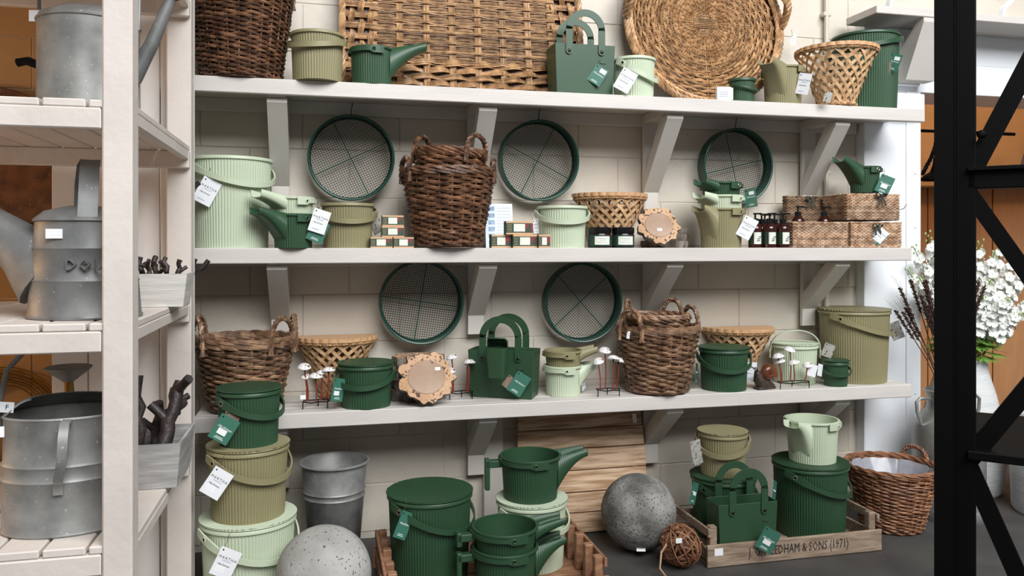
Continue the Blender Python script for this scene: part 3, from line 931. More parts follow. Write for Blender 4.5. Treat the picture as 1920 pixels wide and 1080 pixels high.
tag(j, 1507, 157, 3.01, .055, .088, 14, 'white', yaw=-55)
l = lattice('lattice_basket', 'tan lattice basket without lid at the right end of the top shelf', .166, .078, .252, at(1568, 3.11, Z1), -37, lid=False)
tag(l, 1552, 182, 2.985, .03, .045, 15, 'photo', string=.0)
b = bucket('ribbed_bucket', 'tall dark green bucket at the right end of the top shelf behind the lattice basket', 'dark', .295, .352, at(1622, 3.205, Z1), -52, lid=False, drop=.03, grom='rim_metal')
tag(b, 1676, 117, 3.06, .055, .075, 22, 'green', yaw=-60, sticker=(.15, .25))
tag(b, 1663, 127, 3.075, .03, .05, 15, 'brown', yaw=-50, string=.0)

# ================================================================== middle shelf
b = bucket('ribbed_bucket', 'tall pale green bucket at the left end of the middle shelf', 'mint', .298, .334, at(433, 3.175, Z2), 36, lid=False, drop=.055)
tag(b, 388, 359, 3.03, .067, .093, 28, 'white', string=.045)
j1 = jug('spouted_jug', 'dark green spouted jug with a pale green jug nested in it on the middle shelf', 'dark', .152, .126, at(550, 3.072, Z2), 216, L=.085, rise=.022)
j2 = jug('spouted_jug', 'pale green spouted jug nested in a dark green jug on the middle shelf', 'mint', .152, .126, at(550, 3.072, Z2 + .062), 216, L=.078, rise=.022, nest=.062)
tag(j2, 599, 415, 3.0, .062, .085, 18, 'white', string=.03)
tag(j1, 596, 434, 3.01, .062, .08, 24, 'green', string=.0)
b = bucket('ribbed_bucket', 'open olive bucket on the middle shelf beside small stacked cartons', 'olive', .2, .17, at(652, 3.14, Z2), 6, lid=False, drop=.03)
tag(b, 704, 418, 3.14, .05, .085, -25, 'photo', yaw=40)
def carton(px0, px1, Y, z, hgt, label, dp=.04, rz=0, cut=None):
    w = (px1 - px0) * mpp((px0 + px1) / 2, Y)
    t = thing('soap_carton', label, 'carton', at((px0 + px1) / 2, Y + dp/2, z), math.radians(rz), 'small printed cartons')
    MB().box(-w/2, w/2, -dp/2, dp/2, 0, hgt, .001).build('carton_body', M['boxkraft'], t, sharp=None)
    f = -dp/2
    plate(t, -w/2 + .0005, w/2 - .0005, hgt*.14, hgt*.86, f, M['label_green'], 'green_band')
    plate(t, w*.22, w/2 - .0005, hgt*.14, hgt*.84, f - .0004, M['label_red'], 'red_print')
    plate(t, -w*.22, w*.2, hgt*.22, hgt*.80, f - .0008, M['label_cream'], 'front_label')
    for k in range(5): plate(t, -w*.46, -w*.28, hgt*(.24 + .12*k), hgt*(.265 + .12*k), f - .0004, M['boxkraft'], 'small_print')
    sd = MB().box(-w/2 - .0005, -w/2, -dp/2, dp/2, hgt*.0, hgt).build('side_print', M['label_green'], t, sharp=None)
    return t
cy = 3.05
carton(694, 735, cy, Z2, .041, 'small printed carton, lower left of the stack of four')
carton(737, 775, cy, Z2, .041, 'small printed carton, lower right of the stack of four')
carton(715, 757, cy, Z2 + .0412, .041, 'small printed carton, second from the top of the stack of four')
carton(716, 756, cy, Z2 + .0824, .041, 'small printed carton on top of the stack of four')
carton(919, 957, 3.075, Z2, .0525, 'printed carton, leftmost of the three at the foot of the printed sheet')
carton(959, 1006, 3.05, Z2, .0525, 'printed carton, front middle of the three under a single carton')
carton(1007.5, 1030, 3.032, Z2, .0525, 'narrow end of a printed carton in front of the open pale green bucket', dp=.034)
carton(946, 998, 3.056, Z2 + .0527, .0525, 'printed carton lying alone on top of three others', rz=0)
b1 = willow_basket('willow_basket', 'tall dark brown willow basket with rope handles on the middle shelf, holding a second basket', 'wicker_dark', .124, .176, .295, at(841, 3.115, Z2), 0, (192, -10), nst=22, pr=.0066, hspan=.11, hh=.05)
b2 = willow_basket('willow_basket', 'dark brown willow basket nested tilted inside another basket on the middle shelf', 'wicker_dark', .092, .131, .29, at(837, 3.112, Z2 + .082), 0, (140, -50), nst=20, pr=.0066, hspan=.125, hh=.065, tilt=(math.radians(1), math.radians(3)))
ps = MB().box(-.058, .058, -.0006, .0006, 0, .188).build('printed_sheet', M['paper'], sharp=None)
ps.location = at(937, 3.25, Z2); ps.rotation_euler = (math.radians(-10), 0, -.06)
dress(ps, 'pale blue printed sheet with a column of small pictures leaning behind the cartons', 'sheet')
for k in range(6): plate(ps, -.045, -.018, .012 + k*.029, .031 + k*.029, -.0006, M['paper_img'], 'picture')
for k in range(12): plate(ps, -.008, .05, .02 + k*.0135, .0212 + k*.0135, -.0006, M['ink_blue'], 'small_print')
b = bucket('ribbed_bucket', 'open pale green bucket on the middle shelf in front of a lattice basket', 'mint', .203, .17, at(1054, 3.14, Z2), -6, lid=False, drop=.028)
tag(b, 1005, 425, 3.13, .032, .055, -8, 'white', yaw=30)
lattice('lattice_basket', 'tan half-round lattice basket with wooden lid on the middle shelf', .158, .075, .228, at(1141, 3.31, Z2), 0)
def jar(px, label):
    t = thing('candle_jar', label, 'jar', at(px, 3.10, Z2), 0, 'black lidded jars')
    r = .0475
    MB().lathe([(0, 0), (r - .003, 0), (r, .003), (r, .054), (r - .004, .06), (0, .06)], 36).build('jar_body', M['black_gloss'], t)
    MB().lathe([(0, .060), (r - .001, .060), (r, .062), (r, .082), (r - .002, .084), (0, .084)], 36).build('lid', M['black_gloss'], t)
    def wrap(a0, a1, z0, z1, mat, nm, e):
        pts = [(r + e) for _ in range(2)]; n = 12; vs = []
        for i in range(n + 1):
            a = a0 + (a1 - a0)*i/n
            vs += [((r+e)*sin(a), -(r+e)*cos(a), z0), ((r+e)*sin(a), -(r+e)*cos(a), z1)]
        MB().add(vs, [[2*i, 2*i+2, 2*i+3, 2*i+1] for i in range(n)]).build(nm, mat, t)
    wrap(-1.4, 1.4, .008, .052, M['label_green'], 'label_band', .0003)
    wrap(.2, 1.2, .008, .012, M['label_red'], 'red_print', .0006); wrap(.2, 1.2, .049, .052, M['label_red'], 'red_print', .0006)
    wrap(-.75, .65, .013, .047, M['label_cream'], 'label', .0008)
    for zz, a in ((.037, .45), (.031, .3), (.022, .5)): wrap(-a, a*.8, zz, zz + .0012, M['ink_blue'], 'small_print', .0011)
    return t
jar(1124, 'black lidded jar with cream label, left one of the pair')
jar(1167.5, 'black lidded jar with cream label, next to the wood slices')
# cork edged wood slices
def slice_(label, r, th, loc, rot, seed, top=True, sticker=None, sq=1.0):
    rg = random.Random(seed)
    t = thing('wood_slice', label, 'wood slice', loc, 0, 'cork-edged wood slices')
    t.rotation_euler = rot
    n = 96; ph = rg.uniform(0, 6)
    out = []
    for k in range(n):
        a = 2*pi*k/n
        q = r*(.97 + .055*sin(7*a + ph + 1.4*sin(2*a + ph)) + .04*sin(11*a + 2*ph + sin(3*a)) + .03*sin(19*a + ph*3) + .014*rg.uniform(-1, 1))
        out.append((q*cos(a), q*sq*sin(a)))
    vs = [(x*.97, y*.97, 0) for x, y in out] + [(x*(1 + rg.uniform(0, .05)), y*(1 + rg.uniform(0, .05)), th*.5) for x, y in out] + [(x, y, th) for x, y in out]
    MB().add(vs, [[i, (i+1) % n, n + (i+1) % n, n + i] for i in range(n)] + [[n+i, n+(i+1) % n, 2*n+(i+1) % n, 2*n+i] for i in range(n)]).build('bark', M['bark'], t, sharp=.9)
    inn = [(r*.68*cos(2*pi*k/n)*(1+.03*sin(2*2*pi*k/n)), r*sq*.66*sin(2*pi*k/n)) for k in range(n)]
    for z, nm in ((th, 'cork_face'), (0.0, 'underside')):
        vs = [(x, y, z) for x, y in (out if z else [(a*.97, b*.97) for a, b in out])] + [(x, y, z) for x, y in inn] + [(0, 0, z)]
        fs = [[i, (i+1) % n, n+(i+1) % n, n+i] for i in range(n)] + [[n+i, n+(i+1) % n, 2*n] for i in range(n)]
        MB().add(vs, fs).build(nm, M['cork'], t, sharp=None)
    hw = MB().add([(x, y, th + .0008) for x, y in inn] + [(x*.97, y*.97, th + .0022) for x, y in inn], [[i, (i+1) % n, n+(i+1) % n, n+i] for i in range(n)] + [[n+i for i in range(n)]])
    hw.build('heartwood', M['heart'], t, sharp=.5)
    if sticker:
        MB().box(sticker[0]-.010, sticker[0]+.010, sticker[1]-.006, sticker[1]+.006, th + .0022, th + .0028).build('price_sticker', M['sticker'], t, sharp=None)
    return t
lx = xat(1248, 3.20)
slice_('bottom wood slice of the low stack behind the tilted slice on the middle shelf', .098, .03, (lx, 3.215, Z2), (0, 0, .3), 1)
slice_('second wood slice of the low stack on the middle shelf', .095, .028, (lx + .012, 3.22, Z2 + .0303), (0, 0, 1.3), 2)
slice_('top wood slice of the low stack on the middle shelf', .092, .026, (lx + .006, 3.225, Z2 + .0586), (0, 0, 2.1), 3)
slice_('tilted wood slice with scalloped cork rim facing out on the middle shelf', .088, .028, (xat(1234, 3.08), 3.092, Z2 + .083), (math.radians(66), 0, math.radians(-6)), 4, sticker=(.0, -.022), sq=.95)
# stack of three jugs
z = Z2
for c, lb in (('olive', 'olive spouted jug at the bottom of the stack of three on the middle shelf'), ('mint', 'pale green spouted jug in the middle of the stack of three'), ('dark', 'dark green spouted jug on top of the stack of three')):
    j = jug('spouted_jug', lb, c, {'olive': .19, 'mint': .186, 'dark': .168}[c], .168, at(1352, 3.135, z), 203, L=.052, rise=.012, nest=0.0 if c == 'olive' else .056, grom='rim_metal' if c == 'dark' else None)
    if c == 'olive': tag(j, 1401, 427, 3.035, .06, .09, 28, 'white', string=.03)
    if c == 'dark': tag(j, 1408, 371, 3.05, .05, .08, -8, 'green', yaw=-55, sticker=(.1, .25), string=.02)
    z += .056
def pump(px, Y, z, label, s=1.0, front=True):
    t = thing('pump_bottle', label, 'bottle', at(px, Y, z), random.uniform(-.5, .3), 'brown pump bottles')
    r = .029
    MB().lathe([(0, 0), (r - .003, 0), (r, .003), (r, .082), (r*.92, .09), (r*.62, .101), (.012, .106), (0, .106)], 24).build('bottle_body', M['glass'], t)
    MB().lathe([(0, .104), (.014, .104), (.014, .124), (.010, .126), (.004, .126), (.004, .142), (.009, .143), (.009, .149), (0, .149)], 16).build('pump_head', M['black_gloss'], t)
    MB().tube([(0, 0, .146), (.022, -.014, .146), (.026, -.017, .141)], .0035, 6).build('nozzle', M['black_gloss'], t)
    def wrap(a0, a1, z0, z1, mat, nm, e):
        vs = []; n = 8
        for i in range(n + 1):
            a = a0 + (a1 - a0)*i/n
            vs += [((r+e)*sin(a), -(r+e)*cos(a), z0), ((r+e)*sin(a), -(r+e)*cos(a), z1)]
        MB().add(vs, [[2*i, 2*i+2, 2*i+3, 2*i+1] for i in range(n)]).build(nm, mat, t)
    wrap(-1.5, 1.5, .014, .068, M['label_green'], 'label_band', .0003)
    wrap(-.35, .75, .016, .066, M['label_cream'], 'label', .0007)
    for a0, zz in ((.1, .036), (.05, .028), (.3, .044)): wrap(a0, a0 + .45, zz, zz + .004, M['ink'], 'small_print', .001)
    return t
pump(1443, 3.07, Z2, 'brown pump bottle with cream label in the front row, left one')
pump(1468, 3.07, Z2, 'brown pump bottle with cream label in the front row, right beside the seagrass tray')
pump(1416, 3.09, Z2, 'brown pump bottle behind the swing tag of the jug stack')
pump(1428, 3.14, Z2, 'brown pump bottle second from the left in the back row')
pump(1434, 3.20, Z2, 'brown pump bottle directly behind the front left bottle')
pump(1452, 3.14, Z2, 'brown pump bottle between and behind the two front bottles')
# seagrass boxes
def sgbox(label, x0, x1, y0, y1, z0, h, mat='seagrass', flare=0.0, ax='z', open_=True, name='seagrass_box'):
    cx, cy_ = (x0+x1)/2, (y0+y1)/2
    t = thing(name, label, 'woven box', (cx, cy_, z0), 0, 'seagrass boxes')
    w, d = (x1-x0)/2, (y1-y0)/2
    pr = .0042
    wv = MB(); z = pr; i = 0
    while z < h - pr:
        u = z / h
        a, b = w + flare*u, d + flare*u*.4
        # four sides, wavy strands
        per = [(-a, -b), (a, -b), (a, b), (-a, b)]
        pts = []
        for s in range(4):
            p, q = Vector(per[s]), Vector(per[(s+1) % 4]); L_ = (q-p).length
            n = max(6, int(L_/.011)); nn = Vector(((q-p).y, -(q-p).x)).normalized()
            for k in range(n):
                c = p + (q-p)*k/n + nn*.0022*(1 if (k+i) % 2 else -1)
                pts.append((c.x, c.y, z + random.uniform(-.0008, .0008)))
        wv.tube(pts, pr*.95, 4, closed=True)
        z += pr*1.55; i += 1
    wv.build('weave', M[mat], t, kind='stuff')
    a, b = w + flare, d + flare*.4
    ed = MB().rope([(-a + 2*a*k/20, -b, h - .002) for k in range(20)] + [(a, -b + 2*b*k/12, h - .002) for k in range(12)] + [(a - 2*a*k/20, b, h - .002) for k in range(20)] + [(-a, b - 2*b*k/12, h - .002) for k in range(12)], .003, .0035, 3, 40, 4, closed=True)
    ed.build('edge', M[mat], t)
    MB().box(-w + .004, w - .004, -d + .004, d - .004, .001, .006 if open_ else h - .006).build('base', M['seagrass_dark'], t, sharp=None)
    return t
sx0, sx1, sx2 = xat(1484, 3.06), xat(1592, 3.06), xat(1689, 3.06)
t1 = sgbox('open seagrass tray holding two pump bottles beside the front bottles', sx0 + .006, sx1 - .009, 3.06, 3.24, Z2, .110)
t2 = sgbox('closed seagrass box with a tag at the right end of the middle shelf', sx1 + .009, sx2, 3.06, 3.24, Z2, .112, open_=False)
tag(t2, 1650, 441, 3.045, .05, .06, 40, 'white', string=.0)
tag(t2, 1647, 444, 3.05, .052, .062, 45, 'green', string=.0)
t3 = sgbox('seagrass box with ribbon stacked under the dark green jug', xat(1590, 3.07) - .005, sx2 - .002, 3.07, 3.24, Z2 + .1215, .115, open_=False)
t4 = sgbox('flared dark seagrass basket standing behind the tray of bottles', xat(1470, 3.29), xat(1562, 3.29), 3.264, 3.298, Z2, .236, 'seagrass_dark', flare=.0, open_=False)
def bow(root, px, py, Y, s=1.0):
    m = MB()
    for sg in (-1, 1):
        m.ribbon([(0, 0, 0), (sg*.014*s, -.006, .012*s), (sg*.028*s, -.004, .008*s), (sg*.022*s, 0, -.004*s), (0, -.002, 0)], (0, 1, .3), .010*s, .0008)
        m.ribbon([(0, -.002, 0), (sg*.010*s, -.004, -.018*s), (sg*.018*s + .006, -.002, -.045*s)], (1, 0, .2), .010*s, .0008)
    m.box(-.005, .005, -.008, .002, -.005, .005, .002)
    o = m.build('ribbon_bow', M['ribbon'])
    return hang(o, root, Matrix.Translation((xat(px, Y), Y, zat(px, py, Y))))
bow(t3, 1652, 367, 3.055); bow(t4, 1520, 372, 3.246, .9); bow(t2, 1645, 424, 3.045, .9)
pump(1496, 3.15, Z2 + .0075 + .028, 'brown pump bottle standing in the seagrass tray, left one')
pump(1545, 3.15, Z2 + .0075 + .028, 'brown pump bottle standing in the seagrass tray, right one')
MB().box(-.12, .12, -.08, .08, .0, .0275).build('filler', M['seagrass_dark'], t1, sharp=None).location = (0, 0, .0065)
j = jug('spouted_jug', 'dark green spouted jug standing on the seagrass boxes', 'dark', .135, .118, at(1621, 3.15, Z2 + .2475), 188, L=.085, rise=.045, grom='rim_metal')
tag(j, 1659, 346, 3.055, .06, .08, 24, 'green', sticker=(0, -.1))
# ================================================================== garden sieves on the wall
def sieve(px, py, label, d=.36, rot=20, tilt=(2, 0), hook=True, n=36, top=None):
    R = d / 2; dp = .065
    Y = WY - .028
    t = thing('garden_sieve', label, 'sieve', at(px, Y, zat(px, py, Y - dp/2)), 0, 'green garden sieves on the wall', (math.radians(tilt[0]), math.radians(tilt[1])))
    b = MB()
    prof = [(R, -.0), (R, -dp), (R - .004, -dp - .002), (R - .008, -dp), (R - .007, -.004), (R - .013, -.004), (R - .013, 0), (R, 0)]
    k = 72
    vs = [(r*cos(2*pi*i/k), y, r*sin(2*pi*i/k)) for r, y in prof for i in range(k)]
    fs = [[a*k+i, a*k+(i+1) % k, (a+1)*k+(i+1) % k, (a+1)*k+i] for a in range(len(prof)-1) for i in range(k)]
    fixn(b.add(vs, fs).build('rim', M['sieve'], t, sharp=.7))
    w = MB(); p = 2*R/n; r = .00085
    a = math.radians(rot); ca, sa = cos(a), sin(a)
    for q in range(1, n):
        c = -R + q*p; h = sqrt(max(0, (R-.008)**2 - c*c))
        if h < .01: continue
        for (A, Bv) in (((ca, sa), (-sa, ca)), ((-sa, ca), (ca, sa))):
            P0 = (A[0]*-h + Bv[0]*c, -.008, A[1]*-h + Bv[1]*c); P1 = (A[0]*h + Bv[0]*c, -.008, A[1]*h + Bv[1]*c)
            w.tube([P0, P1], r, 4, cap=False)
    w.build('wire_mesh', M['wire'], t, kind='stuff', sharp=None)
    for q in (a, a + pi/2):
        MB().tube([(-(R-.008)*cos(q), -.006 - .004, -(R-.008)*sin(q)), ((R-.008)*cos(q), -.006 - .004, (R-.008)*sin(q))], .0024, 6).build('cross_bar', M['sieve'], t)
    if hook:
        MB().tube([(0, -.02, R - .01), (.0, -.03, R + .02), (.004, -.026, R + .045), (.004, -.024, R + .050)], .0018, 5).build('hook', M['black'], t)
    lb = MB().box(-.014, .014, -.001, .001, -.004, .004).build('price_sticker', M['sticker'], t, sharp=None)
    q = math.radians(-45 if px < 900 else -80)
    lb.location = ((R + .001)*cos(q), -dp*.6, (R + .001)*sin(q)); lb.rotation_euler = (pi/2, q, 0) if False else (0, -q + pi/2, 0)
    return t
sieve(658, 296, 'round green sieve on the wall above the soap cartons', .345, 26)
sieve(1006, 301, 'round green sieve on the wall above the printed sheet', .345, -27)
sieve(1372, 312, 'round green sieve on the wall behind the stack of three jugs', .345, 14)
sieve(788, 566, 'round green sieve on the wall above the wood slices on the lowest shelf', .345, -9, hook=False)
sieve(1087, 566, 'round green sieve on the wall above the stacked olive and pale green jugs', .345, 42, hook=False)

# ================================================================== lowest shelf
willow_basket('willow_basket', 'brown willow basket with four loop handles at the left end of the lowest shelf', 'wicker_mid', .118, .176, .262, at(460, 3.148, Z3), 0, (205, 165, -38, 8), nst=22, pr=.0068, hspan=.125, hh=.085)
lattice('lattice_basket', 'tan half-round lattice basket with wooden lid behind the left mushrooms', .158, .062, .245, at(630, 3.338, Z3), 0)
def mushrooms(px, Y, label, caps, zb=Z3, rx=.05, ry=.03):
    t = thing('mushroom_ornament', label, 'ornament', at(px, Y, zb), 0, 'wire mushroom ornaments')
    rg = .022
    MB().tube([(rx*cos(2*pi*k/10)*(1 + .12*sin(k*2.1)), ry*sin(2*pi*k/10), .026 + .002*sin(k*3.3)) for k in range(10)], .0021, 5, closed=True).build('base_wire', M['black'], t)
    for a in (200, 330, 80):
        q = math.radians(a)
        MB().tube([(rx*cos(q), ry*sin(q), .028), (rx*cos(q), ry*sin(q)*1.1, .0)], .0021, 5).build('leg', M['black'], t)
    for (dx, dy, h, r, up) in caps:
        bx = max(-rx, min(rx, dx*.8)); by = dy
        s = MB().tube([(bx, by, .026), (bx*1.1 + .004, by, h*.5), (dx, by, h)], .0026, 6).build('stem', M['stemred'], t)
        c = MB().lathe([(0, .012 if up else .014), (r*.45, .0115), (r*.8, .006), (r, -.003), (r*.96, -.006), (r*.5, -.001), (0, .001)], 20)
        co = c.build('cap', M['capwhite'], t); co.location = (dx, by, h); co.rotation_euler = (random.uniform(-.25, .25), random.uniform(-.3, .3), 0)
        MB().tube([(0, 0, .0), (0, 0, -.012)], .003, 6).build('collar', M['black'], co)
    return t
mu = mushrooms(592, 3.11, 'white capped mushroom ornament in front of the left lattice basket', [(-.042, 0, .158, .026, 1), (-.036, .02, .116, .023, 1), (.0, -.02, .124, .027, 1), (.022, .015, .130, .025, 1), (.048, 0, .142, .026, 1)])
pt = MB().box(-.010, .010, -.0006, .0006, -.008, .008).build('price_tag', M['sticker'], mu, sharp=None); pt.location = (-.046, -.012, .045)
mushrooms(864, 3.165, 'white capped mushroom ornament partly hidden by the wood slices', [(-.034, .02, .165, .024, 1), (-.045, -.01, .115, .022, 1), (.035, 0, .145, .026, 1), (.03, .02, .14, .014, 1)])
mushrooms(1140, 3.085, 'white capped mushroom ornament beside the stacked jugs on the lowest shelf', [(-.01, .01, .185, .026, 1), (-.046, -.01, .145, .024, 1), (.018, -.015, .155, .027, 1), (.05, .01, .142, .024, 1)])
mu = mushrooms(1488, 3.068, 'white capped mushroom ornament in front of the pale green bucket with raised handle', [(-.075, 0, .14, .026, 1), (-.06, .015, .115, .026, 1), (-.012, .01, .165, .026, 1), (-.010, -.015, .112, .026, 1), (.066, 0, .098, .022, 1)], rx=.075)
for dx, yw in ((.085, -.4), (.125, .5)):
    c = MB().box(-.02, .02, -.0006, .0006, -.026, .026).build('price_tag', M['card_white'], mu, sharp=None); c.location = (dx, -.006, .074); c.rotation_euler = (0, .25, yw)
b = bucket('ribbed_bucket', 'lidded dark green bucket on the lowest shelf between mushrooms and wood slices', 'dark', .208, .158, at(686, 3.122, Z3), -14, drop=.034, lidrot=60)
tag(b, 634, 731, 3.045, .055, .085, 12, 'green', yaw=38, sticker=(-.1, -.15))
lx = xat(785, 3.22)
for k in range(4):
    slice_(['lowest wood slice of the tall stack on the lowest shelf', 'second wood slice from the bottom of the tall stack', 'third wood slice from the bottom of the tall stack', 'top wood slice of the tall stack on the lowest shelf'][k], .112 - .003*k, .0425, (lx + .004*(k % 2) - .004, 3.228, Z3 + k*.0429), (0, 0, k*1.3), 10 + k)
slice_('big wood slice with scalloped cork rim propped against the tall stack', .108, .03, (xat(798, 3.07), 3.082, Z3 + .098), (math.radians(66), 0, math.radians(4)), 21, sticker=(.045, .03), sq=.93)
g = tote('tote_bag', 'dark green plastic tote bag on the lowest shelf with a small pot hung on it', 'dark', .275, .125, .192, at(946, 3.19, Z3), -28, .125)
tag(g, 973, 720, 3.065, .062, .088, 32, 'green')
tag(g, 953, 716, 3.085, .03, .05, 40, 'brown', string=0)
# small pot hooked over the tote handle
hp = thing('hanging_pot', 'small dark green hooded pot hooked on the front of the lower tote bag', 'pot', at(932, 3.055, zat(933, 707, 3.06)), math.radians(-28))
o = []
def rrect(a, b, n=6, rc=.35):
    pts = []; r = min(a, b)*rc
    for cx_, cy_, q0 in ((a-r, b-r, 0), (-a+r, b-r, pi/2), (-a+r, -b+r, pi), (a-r, -b+r, 1.5*pi)):
        for i in range(n): pts.append((cx_ + r*cos(q0 + pi/2*i/(n-1)), cy_ + r*sin(q0 + pi/2*i/(n-1))))
    return pts
rings = [(rrect(.032, .026), 0), (rrect(.041, .034), .118), (rrect(.038, .031), .118), (rrect(.030, .024), .01)]
k = len(rings[0][0]); vs = [(x, y, z) for r, z in rings for x, y in r]
fs = [list(range(k))[::-1]] + [[a*k+i, a*k+(i+1) % k, (a+1)*k+(i+1) % k, (a+1)*k+i] for a in range(3) for i in range(k)] + [[3*k+i for i in range(k)]]
MB().add(vs, fs).build('pot_body', M['dark'], hp, sharp=.7)
hd = MB()
hp_ = [(.041*cos(pi*i/14)*1.0, .0 + .034*sin(pi*i/14), .118 + .028) for i in range(15)]
vs = []
for i in range(15):
    q = pi*i/14
    x, y = .041*math.copysign(abs(cos(q))**.5, cos(q)), .034*sin(q)**.5
    vs += [(x, y, .116), (x, y, .140), (x*.86, y*.7 - .012, .154)]
fs = []
for i in range(14):
    fs += [[i*3, i*3+3, i*3+4, i*3+1], [i*3+1, i*3+4, i*3+5, i*3+2]]
fs.append([i*3+2 for i in range(15)])
ho = hd.add(vs, fs).build('hood', M['dark'], hp, sharp=.8)
md = ho.modifiers.new('s', 'SOLIDIFY'); md.thickness = .003
MB().box(-.012, .012, .030, .062, .135, .139).box(-.012, .012, .058, .062, .10, .139).build('hook', M['dark'], hp, sharp=None)
j1 = jug('spouted_jug', 'pale green spouted jug on the lowest shelf with an olive jug nested in it', 'mint', .158, .122, at(1056, 3.165, Z3), -6, L=.062, rise=.012, back_handle=False)
j2 = jug('spouted_jug', 'olive spouted jug nested in a pale green one on the lowest shelf', 'olive', .158, .122, at(1056, 3.165, Z3 + .062), -6, L=.058, rise=.016, nest=.062)
tag(j1, 1094, 720, 3.17, .035, .05, -15, 'white', yaw=50, string=0)
b1 = willow_basket('willow_basket', 'brown willow basket on the lowest shelf in front of the right sieve, holding another basket', 'wicker_mid', .120, .168, .268, at(1233, 3.136, Z3), 0, (206, 10), nst=22, pr=.0068, hspan=.12, hh=.085)
b2 = willow_basket('willow_basket', 'brown willow basket nested inside another one on the lowest shelf', 'wicker_mid', .092, .126, .26, at(1233, 3.136, Z3 + .055), 0, (150, 36), nst=20, pr=.0066, hspan=.10, hh=.065)
tag(b1, 1178, 628, 2.985, .012, .03, 5, 'white', string=0)
b = bucket('ribbed_bucket', 'lidded dark green bucket on the lowest shelf in front of the right lattice basket', 'dark', .208, .172, at(1357, 3.128, Z3), -12, drop=.04, lidrot=50)
tag(b, 1306, 700, 3.14, .05, .085, 8, 'green', yaw=55)
l = lattice('lattice_basket', 'tan half-round lattice basket with wooden lid near the snail', .158, .065, .238, at(1380, 3.338, Z3), 0)
tag(l, 1407, 697, 3.13, .05, .085, 4, 'white', string=.02)
# snail
sn = thing('snail_ornament', 'brown snail ornament with glossy shell on the lowest shelf', 'ornament', at(1433, 3.08, Z3), math.radians(10))
body = MB().tube([(.052, 0, .012), (.03, 0, .016), (.0, 0, .02), (-.02, 0, .028), (-.032, 0, .046), (-.036, 0, .068), (-.044, 0, .078)], [.006, .018, .024, .026, .022, .016, .010], 12)
body.box(-.045, .05, -.022, .022, 0, .012, .005).build('body', M['snail'], sn, sharp=.9)
for y in (-.006, .006): MB().tube([(-.04, y, .08), (-.052, y*2, .094), (-.062, y*2.4, .096)], [.003, .0022, .003], 6).build('feeler', M['snail'], sn)
sh = MB()
for k in range(9):
    pass
sh.M = Matrix.Translation((.018, 0, .066)) @ Matrix.Rotation(pi/2, 4, 'X')
sp = []; rr = []
for i in range(40):
    a = -.6 + i*.28; q = i/39
    R_ = .020*(1 - q)**.8
    sp.append((R_*cos(a), R_*sin(a), .012*q)); rr.append(.025*(1-q)**.7 + .004)
sh.tube(sp, rr, 12)
sh.M = None
sh.build('shell', M['shell'], sn, sharp=1.2)
MB().box(.036, .044, -.020, -.018, .052, .064).build('price_sticker', M['sticker'], sn, sharp=None)
b = bucket('ribbed_bucket', 'lidded pale green bucket with its handle raised on the lowest shelf', 'mint', .2, .168, at(1490, 3.215, Z3), -18, handle='up', drop=.072, lidrot=20)
tag(b, 1553, 657, 3.11, .045, .06, 20, 'photo', yaw=-30)
b = bucket('ribbed_bucket', 'mini lidded dark green bucket near the right end of the lowest shelf', 'dark', .105, .104, at(1567, 3.085, Z3), -14, drop=.018, sw=.008, lidrot=70)
b = bucket('ribbed_bucket', 'tall lidded olive bucket at the right end of the lowest shelf', 'olive', .308, .318, at(1601, 3.203, Z3), 34, drop=.05, lidrot=80)
tag(b, 1680, 620, 3.12, .055, .08, -22, 'photo', yaw=-20)

# ================================================================== floor: stacked buckets on the left
SX, SY = xat(466, 2.85), 2.85
b = bucket('ribbed_bucket', 'lidded pale green bucket at the bottom of the floor stack of three', 'mint', .310, .292, (SX, SY, 0), 40, drop=.06, lidrot=20)
tag(b, 423, 1056, 2.68, .068, .092, 26, 'white', sticker=(-.12, -.25), string=.05)
b = bucket('ribbed_bucket', 'lidded olive bucket in the middle of the floor stack of three', 'olive', .264, .232, (SX, SY, .3025), 44, drop=.05, lidrot=30)
tag(b, 406, 906, 2.70, .066, .092, 34, 'white', sticker=(-.12, -.25), string=.05)
b = bucket('ribbed_bucket', 'lidded dark green bucket on top of the floor stack of three', 'dark', .208, .180, (SX + .002, SY, .545), 46, drop=.038, lidrot=-80, grom='rim_metal')
tag(b, 420, 805, 2.735, .066, .086, 32, 'green', sticker=(-.02, -.12), string=.04)
tag(b, 430, 790, 2.75, .05, .05, 30, 'brown', string=.0)
# galvanised flower bucket
gb = thing('galvanised_bucket', 'tall speckled galvanised flower bucket standing against the wall', 'bucket', at(627, 3.12, 0))
MB().lathe([(0, 0), (.086, 0), (.09, .004), (.112, .262), (.116, .266), (.112, .272), (.114, .284), (.118, .288), (.114, .294), (.122, .385), (.128, .388), (.129, .393), (.125, .396), (.120, .391), (.11, .27), (.086, .008), (0, .008)], 56).build('body', M['zinc'], gb, sharp=.9)
MB().tube([(.129*cos(2*pi*k/48), .129*sin(2*pi*k/48), .392) for k in range(48)], .0042, 6, closed=True).build('rolled_rim', M['zinc'], gb)
MB().box(-.002, .002, -.1, -.09, 0, .36).build('seam', M['zinc'], gb, sharp=None).rotation_euler = (-.07, 0, -.1)
